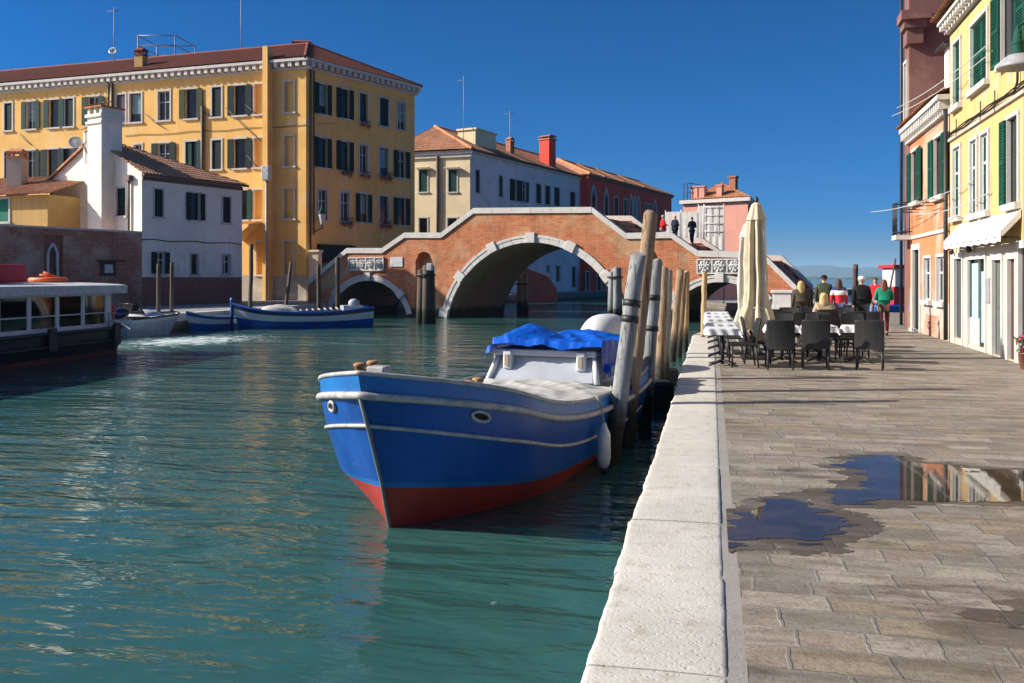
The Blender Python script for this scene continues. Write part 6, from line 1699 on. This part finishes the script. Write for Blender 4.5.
    def hairf(u, v):
        a = 2 * PI * u; ph = v * PI * .62
        x, y, z = .088 * math.sin(ph) * math.cos(a), .104 * math.sin(ph) * math.sin(a), .088 * math.cos(ph)
        if y > .02 and z < .04: y = .02 + (y - .02) * .45; z = max(z, .025)
        return ((cx + x) * k, cy + y * k, czz + z * k)
    mb.grid(hairf, 18, 8, True, True)
    if long_hair:
        mb.grid(lambda u, v: ((.095 + .04 * v) * math.cos(PI + PI * u) * k, cy + (.095 + .02 * v - .04 * v * v) * math.sin(PI + PI * u) * k - .02 * v, czz + (.02 - .36 * v) * k + .01 * math.sin(u * 25)), 20, 8)
    hr = raw('hair', mb, M[hair], o)
    if cap:
        mb = MB(Matrix.Translation(Vector(loc)))
        mb.grid(lambda u, v: (.098 * math.sin(v * PI * .52) * math.cos(2 * PI * u) * k, cy + .112 * math.sin(v * PI * .52) * math.sin(2 * PI * u) * k, czz + (.02 + .085 * math.cos(v * PI * .52)) * k), 18, 7, True, True)
        mb.grid(lambda u, v: (.085 * math.cos(PI * u) * k, cy + (.095 + .09 * v * math.sin(PI * u)) * k, czz + (.025 - .01 * v) * k), 10, 3); raw('cap', mb, M[cap], o)
    if bag:
        mb = MB(Matrix.Translation(Vector(loc))); mb.box(-.16 * k, .16 * k, -.30 * k, -.15 * k, 1.0 * k, 1.42 * k); tag_ = raw('backpack', mb, M[bag], o); b = tag_.modifiers.new('bevel', 'BEVEL'); b.width = .05; b.segments = 3
    return o
def raw(name, mb, mat, parent):        # part given around the thing's base, before the thing is turned
    return obj(name, mb, mat, parent)

def on_deck(px, off):
    t = fd_(px, off); q = addp(addp(BC, bx, t), byy, off); x, y = w2(*q); return Vector((x, y, top(t) - DECK + .03))
hA = TH + AL
person('person in red jacket and pale hat leaning by the bridge parapet', on_deck(663, 3.5), -1.1, top='red_cloth', hair='grey_hair', cap='straw_cloth', legs='grey_cloth', arms='fwd', fat=1.1)
person('fair haired person in dark padded jacket beside the red jacket on the bridge', on_deck(675, 3.2), -.6, top='dark_navy_cloth', hair='blond_hair', legs='black_cloth', fat=1.15, arms='fwd', h=1.66)
person('standing person in dark navy jacket walking up the bridge ramp', on_deck(692, 4.2), .5, top='dark_navy_cloth', hair='brown_hair', legs='dark_navy_cloth', step=.16, arms='fwd', h=1.78)
person('long haired blonde person in dark olive jacket behind the cafe tables', atd(801, 25.5), .1, top='olive_cloth', hair='blond_hair', long_hair=True, legs='black_cloth', h=1.62, fat=1.2)
person('person in dark camouflage jacket and black cap walking towards the lagoon', atd(824, 28.2), -.1, top='camo_cloth', hair='brown_hair', cap='black_cloth', legs='black_cloth', step=.2, arms='swing', fat=1.15, h=1.78)
person('fair haired person in beige coat sitting at a cafe table', atd(824.5, 22.3), .15, 'sit', top='beige_cloth', hair='blond_hair', long_hair=True, legs='grey_cloth', fat=1.15)
person('person in navy white and red striped sweater walking away', atd(839, 28.0), -.15, top='tricolour_knit', hair='brown_hair', long_hair=True, legs='jeans_cloth', step=.2, arms='swing', h=1.66)
person('person in long black coat and white cap walking away', atd(861.5, 25.2), .05, top='black_cloth', hair='grey_hair', cap='white_cloth', legs='black_cloth', step=.18, arms='swing', coat=.28, fat=1.2, h=1.74)
person('person in dark red top far beyond the black coat', atd(875.5, 33), 2.6, top='red_cloth', hair='brown_hair', legs='grey_cloth', step=.15, h=1.7)
person('auburn haired person in green jacket and burgundy trousers walking away', atd(884, 26.4), -.05, top='green_cloth', hair='auburn_hair', long_hair=True, legs='burgundy_cloth', step=.17, arms='fwd', h=1.66, fat=1.05)

# ================================================================= cafe
def wicker():
    t = NT('black_wicker'); v = t.uv()
    a = t.n('TexWave', {'Vector': v, 'Scale': 22}, bands_direction='X').outputs[1]; b = t.n('TexWave', {'Vector': v, 'Scale': 22}, bands_direction='Y').outputs[1]
    n = t.noise(5); return t.go(t.mix(n, (.003, .0033, .004), (.009, .010, .011)), .5, t.bump(t.math('MULTIPLY', a, b), .8, .006))
M['wicker'] = wicker()
M['table_cloth'] = cloth('white_table_linen', (.60, .61, .62))
def make_chair(label):
    o = thing('cafe_chair', label, 'chair')
    mb = MB(); mb.box(-.235, .235, -.23, .25, .40, .46); obj('seat', mb, M['wicker'], o, bevel=.02)
    mb = MB()
    f = lambda u, v, q: (-.235 + .47 * u, -.235 - .07 * v * v - .025 * math.sin(u * PI) + q, .38 + .53 * v)
    mb.grid(lambda u, v: f(u, v, -.02), 8, 8); mb.grid(lambda u, v: f(1 - u, v, .02), 8, 8)
    rim = [(0, j / 8) for j in range(9)] + [(i / 8, 1) for i in range(1, 9)] + [(1, 1 - j / 8) for j in range(1, 9)]
    mb.tube([f(u, v, 0) for u, v in rim], .022, 6); obj('backrest', mb, M['wicker'], o)
    for sx_, sy in ((-1, -1), (1, -1), (-1, 1), (1, 1)):
        mb = MB(); mb.tube([(sx_ * .215, sy * .215, .41), (sx_ * .225, sy * (.225 if sy > 0 else .27), 0)], [.02, .016], 8); obj('leg', mb, M['iron'], o)
    return o
def make_table(label):
    o = thing('cafe_table', label, 'table')
    mb = MB(); mb.box(-.30, .30, -.30, .30, .70, .735); obj('tabletop', mb, M['greypaint'], o, bevel=.008)
    mb = MB(); mb.tube([(0, 0, .70), (0, 0, .03)], .035, 10); obj('pedestal', mb, M['iron'], o)
    mb = MB()
    for a in range(4): d = Vector((math.cos(a * PI / 2 + .78), math.sin(a * PI / 2 + .78), 0)); mb.tube([(0, 0, .1), d * .18 + Vector((0, 0, .06)), d * .36 + Vector((0, 0, .018))], [.03, .022, .016], 6)
    obj('foot', mb, M['iron'], o)
    return o
def cloth_mb():
    mb = MB(); n = 28; h = .44
    def fn(u, v):
        x, y = -h + 2 * h * u, -h + 2 * h * v; ex_ = max(0, abs(x) - .305); ey = max(0, abs(y) - .305)
        z = .741
        if ex_ > 0 or ey > 0:
            dr = math.hypot(ex_, ey); z = .741 - dr * .97
            w = .03 * math.sin(x * 30 + y * 24) * min(1, dr / .1)
            x = math.copysign(min(abs(x), .308 + ex_ * .16 + w * (ex_ > 0)), x); y = math.copysign(min(abs(y), .308 + ey * .16 + w * (ey > 0)), y)
        return (x, y, z)
    mb.grid(fn, n, n); return mb
chairs = [(742.5, 17.3, PI / 2 + .1, 'black wicker chair side on to the kerbside table nearest the camera'), (779, 16.9, .03, 'black wicker chair with its back to the camera right of the closed cream umbrella'),
          (815, 16.9, -.05, 'black wicker chair with its back to the camera second right of the cream umbrella'), (870, 16.8, -.2, 'black wicker chair at the open end of the front row, angled by a draped cloth'),
          (783, 19.6, PI, 'black wicker chair facing the camera across the centre front table'), (818, 19.5, PI - .1, 'black wicker chair facing the camera across the front table of the open end'), (855, 19.4, PI + .1, 'black wicker chair facing the camera beside the draped cloth table'),
          (738, 19.3, PI / 2, 'black wicker chair side on to the second kerbside table'), (734, 21.3, PI / 2, 'black wicker chair side on to the third kerbside table'), (731, 23.3, PI / 2, 'black wicker chair side on to the fourth kerbside table'),
          (853, 21.0, .0, 'black wicker chair in the second row before the black coated person'), (802, 20.9, .05, 'black wicker chair in the second row before the blonde person'), (826, 20.9, -.05, 'black wicker chair in the second row before the seated person'), (824.5, 22.4, .15, 'black wicker chair under the person in the beige coat'),
          (772, 22.6, .0, 'black wicker chair of the back row behind the cream umbrella'), (790, 23.4, PI, 'black wicker chair of the back row under the blonde person'),
          (758, 17.9, -PI / 2, 'black wicker chair side on between the cream umbrella and the centre front table'), (776, 21.0, .05, 'black wicker chair in the second row close beside the cream umbrella'), (869, 21.1, -.2, 'black wicker chair in the second row nearest the green jacketed person'), (846, 23.6, PI, 'black wicker chair of the back row behind the striped sweater'), (812, 23.5, PI + .1, 'black wicker chair of the back row behind the seated person'), (838, 18.9, PI + .5, 'black wicker chair turned askew between the front tables'),
          (797, 20.4, PI, 'black wicker chair facing the camera between the two front chairs and the blonde person'), (752, 21.6, .2, 'black wicker chair in the shade behind the off white umbrella')]
c0 = None
for px, D, rz, lab in chairs:
    p = atd(px, D)
    if c0 is None: c0 = make_chair(lab); c0['group'] = 'cafe chairs on the quay'; c0.location = p; c0.rotation_euler = (0, 0, rz)
    else: dup(c0, p, rz, lab)
tables = [(722.5, 17.5, 0, 'first kerbside cafe table nearest the camera'), (720.5, 19.5, 0, 'second kerbside cafe table along the row'), (719, 21.5, 0, 'third kerbside cafe table along the row'), (717.8, 23.5, 0, 'fourth kerbside cafe table along the row'), (717, 25.5, 0, 'last kerbside cafe table at the far end of the row'),
          (782, 18.3, .03, 'centre cafe table of the front row behind two chairs'), (819, 18.35, .0, 'cafe table of the front row beside the centre one'), (858, 18.2, -.08, 'cafe table at the open end of the front row'), (806, 22.1, 0, 'back row cafe table before the blonde person'), (848, 22.3, 0, 'back row cafe table before the black coated person')]
t0 = None
for px, D, rz, lab in tables:
    p = atd(px, D)
    if t0 is None: t0 = make_table(lab); t0['group'] = 'cafe tables on the quay'; t0.location = p; t0.rotation_euler = (0, 0, rz)
    else: dup(t0, p, rz, lab)
cm = None
for px, D, rz, lab in tables:
    p = atd(px, D)
    if cm is None: cm = obj('tablecloth', cloth_mb(), M['table_cloth']); o = cm
    else: o = cm.copy(); C.objects.link(o)
    o.location = p; o.rotation_euler = (0, 0, rz + PI / 4 * (px == 722.5) * 0 + random.uniform(-.08, .08))
    tag(o, 'white tablecloth draped over the ' + lab.replace('cafe table', 'table'), 'tablecloth', 'white tablecloths of the cafe')
M['umb_cream'] = cloth('cream_umbrella_canvas', (.57, .49, .34), var=.25)
M['umb_white'] = cloth('white_umbrella_canvas', (.56, .53, .45), var=.2)
def umbrella(label, p, H, mat, seed, sc=1.0):
    o = thing('closed_umbrella', label, 'umbrella', p)
    prof = [(.03, 1.0), (.09, .985), (.13, .94), (.15, .90), (.155, .86), (.15, .82), (.165, .7), (.185, .55), (.19, .42), (.185, .34), (.23, .30), (.27, .24), (.24, .17), (.15, .12)]
    n = 56; mb = MB(Matrix.Translation(Vector(p)))
    def fn(u, v):
        f = v * (len(prof) - 1); i = min(int(f), len(prof) - 2); q = f - i; r = prof[i][0] + (prof[i + 1][0] - prof[i][0]) * q; z = prof[i][1] + (prof[i + 1][1] - prof[i][1]) * q
        a = 2 * PI * u; w = min(1, v * 2.4)
        pl = 1 + w * (.26 * math.sin(a * 8 + seed + 1.2 * noise.noise((z * 3, seed, 0))) + .14 * math.sin(a * 3 + seed * 2 + z * 3) + .22 * noise.noise((math.cos(a) * 2.2, math.sin(a) * 2.2, z * 5 + seed)) + .10 * abs(noise.noise((math.cos(a) * 6, math.sin(a) * 6, z * 9 + seed))))
        drop = .07 * H * max(0, v - .85) / .15 * (math.sin(a * 2 + seed) + .6 * math.sin(a * 5))
        return (r * sc * pl * math.cos(a), r * sc * pl * math.sin(a), z * H + drop)
    mb.grid(fn, 110, 90, True, True); cn = obj('canopy', mb, M[mat], o)
    mb = MB(Matrix.Translation(Vector(p)))
    mb.grid(lambda u, v: ((.05 + .135 * v ** .8) * sc * (1 + .1 * math.sin(8 * 2 * PI * u + seed)) * math.cos(2 * PI * u), (.05 + .135 * v ** .8) * sc * (1 + .1 * math.sin(8 * 2 * PI * u + seed)) * math.sin(2 * PI * u), H * (.995 - .11 * v)), 48, 8, True, True); obj('top_flap', mb, M[mat], cn)
    mb = MB(Matrix.Translation(Vector(p))); mb.tube([(.2 * sc * math.cos(k * PI / 8) * (1 + .1 * math.sin(k)), .2 * sc * math.sin(k * PI / 8), H * .325) for k in range(17)], .014, 5, caps=False); obj('tie', mb, M[mat], cn)
    mb = MB(Matrix.Translation(Vector(p))); mb.tube([(0, 0, .03), (0, 0, H * 1.0)], .028, 10); mb.lathe([(.03, H * .99), (.045, H * 1.0), (.045, H * 1.02), (.02, H * 1.035)], 10); obj('pole', mb, M['iron'], o)
    mb = MB(Matrix.Translation(Vector(p))); mb.box(-.32, .32, -.32, .32, 0, .06); mb.lathe([(.06, .06), (.05, .25)], 10); obj('base', mb, M['iron'], o, bevel=.01)
    return o
umbrella('closed cream cafe umbrella tied at the waist', atd(756.5, 19.0), 3.3, 'umb_cream', 1.0, 1.06)
umbrella('closed off white cafe umbrella half hidden behind the cream one', atd(748.0, 20.2), 2.95, 'umb_white', 3.7, 1.0)
p = atd(784, 45)
mb = MB(Matrix.Translation(p) @ Matrix.Rotation(TH - AL, 4, 'Z')); mb.box(-.5, .4, -.4, .4, 0, .95); mb.box(-.58, .48, -.48, .48, .95, 1.1)
o = thing('stone_block', 'white stone end block at the foot of the bridge coping', 'stone block', p); obj('shaft', mb, M['istrian'], o, bevel=.03)
# bright flowers in a pot at the shop door
p = wy.world(7.35, -.2, 0)
o = thing('flower_pot', 'pot of pink flowers by the slate door of the yellow house', 'flower pot', p)
mb = MB(Matrix.Translation(p)); mb.lathe([(.1, 0), (.15, .3), (.16, .3), (.14, .28)], 12); obj('pot', mb, M['terracotta'], o)
M['petal'] = paint('pink_petals', (.7, .03, .18), .6, .3)
for nm, mt, n, s in (('leaf', 'leaf', 60, .05), ('flower', 'petal', 50, .035)):
    mb = MB(Matrix.Translation(p)); rnd = random.Random(n)
    for i in range(n):
        a, r, z = rnd.uniform(0, 6.28), rnd.uniform(0, .2), rnd.uniform(.3, .65); c = Vector((r * math.cos(a), r * math.sin(a), z)); d = Vector((rnd.uniform(-1, 1), rnd.uniform(-1, 1), rnd.uniform(-1, 1))).normalized(); e = d.orthogonal().normalized()
        mb.add([c - d * s, c + e * s, c + d * s, c - e * s], [(0, 1, 2, 3)])
    obj('foliage' if nm == 'leaf' else 'blossom', mb, M[mt], o)

# ================================================================= air, light, camera
az, el = (-.972, -.234), rad(SUN_EL)
to_sun = Vector((az[0] * math.cos(el), az[1] * math.cos(el), math.sin(el))).normalized()
ld = bpy.data.lights.new('sun', 'SUN'); ld.energy = SUN_E; ld.angle = rad(.55); ld.color = (1.0, .93, .82)
sun = bpy.data.objects.new('sun', ld); C.objects.link(sun); sun.location = to_sun * 100
sun.rotation_euler = (-to_sun).to_track_quat('-Z', 'Y').to_euler()
w = bpy.data.worlds.new('World'); S.world = w; w.use_nodes = True; nt = w.node_tree; nt.nodes.clear()
sky = nt.nodes.new('ShaderNodeTexSky'); sky.sky_type = 'NISHITA'; sky.sun_disc = False; sky.sun_elevation = el; sky.sun_rotation = math.atan2(az[0], az[1])
sky.altitude = 0; sky.air_density = SKY[0]; sky.dust_density = SKY[1]; sky.ozone_density = SKY[2]
gm = nt.nodes.new('ShaderNodeHueSaturation'); gm.inputs['Saturation'].default_value = SKY_SAT; gm.inputs['Value'].default_value = 1.0; gm.inputs['Hue'].default_value = SKY_HUE
bg = nt.nodes.new('ShaderNodeBackground'); bg.inputs[1].default_value = SKY_S
ow = nt.nodes.new('ShaderNodeOutputWorld')
nt.links.new(sky.outputs[0], gm.inputs['Color']); nt.links.new(gm.outputs[0], bg.inputs[0]); nt.links.new(bg.outputs[0], ow.inputs[0])
if HAZE:
    hm_ = bpy.data.materials.new('haze_air'); hm_.use_nodes = True; n_ = hm_.node_tree; n_.nodes.clear()
    pv_ = n_.nodes.new('ShaderNodeVolumePrincipled'); pv_.inputs['Color'].default_value = (.45, .76, 1, 1); pv_.inputs['Density'].default_value = HAZE
    ou = n_.nodes.new('ShaderNodeOutputMaterial'); n_.links.new(pv_.outputs[0], ou.inputs['Volume'])
    mb = MB(); mb.box(-12500, 12500, -450, 12500, -4, 175); ho_ = obj('haze', mb, hm_); ho_['kind'] = 'stuff'; tag(ho_, 'thin blue haze over the lagoon', 'haze', kind='stuff')
cd = bpy.data.cameras.new('camera'); cam = bpy.data.objects.new('camera', cd); C.objects.link(cam); S.camera = cam
cam.location = (0, 0, EYE); cam.rotation_euler = (PI / 2, 0, TH)
cd.sensor_width = 36; cd.lens = 900 / 1024 * 36; cd.shift_y = -(341.5 - HOR) / 1024; cd.clip_start = .05; cd.clip_end = 40000
S.view_settings.view_transform = 'Standard'; S.view_settings.look = 'None'; S.view_settings.exposure = EXPO; S.view_settings.gamma = 1
S.render.engine = 'CYCLES'; S.cycles.use_denoising = True; S.cycles.max_bounces = 8; S.cycles.diffuse_bounces = 4; S.cycles.volume_bounces = 0
S.cycles.sample_clamp_indirect = 6
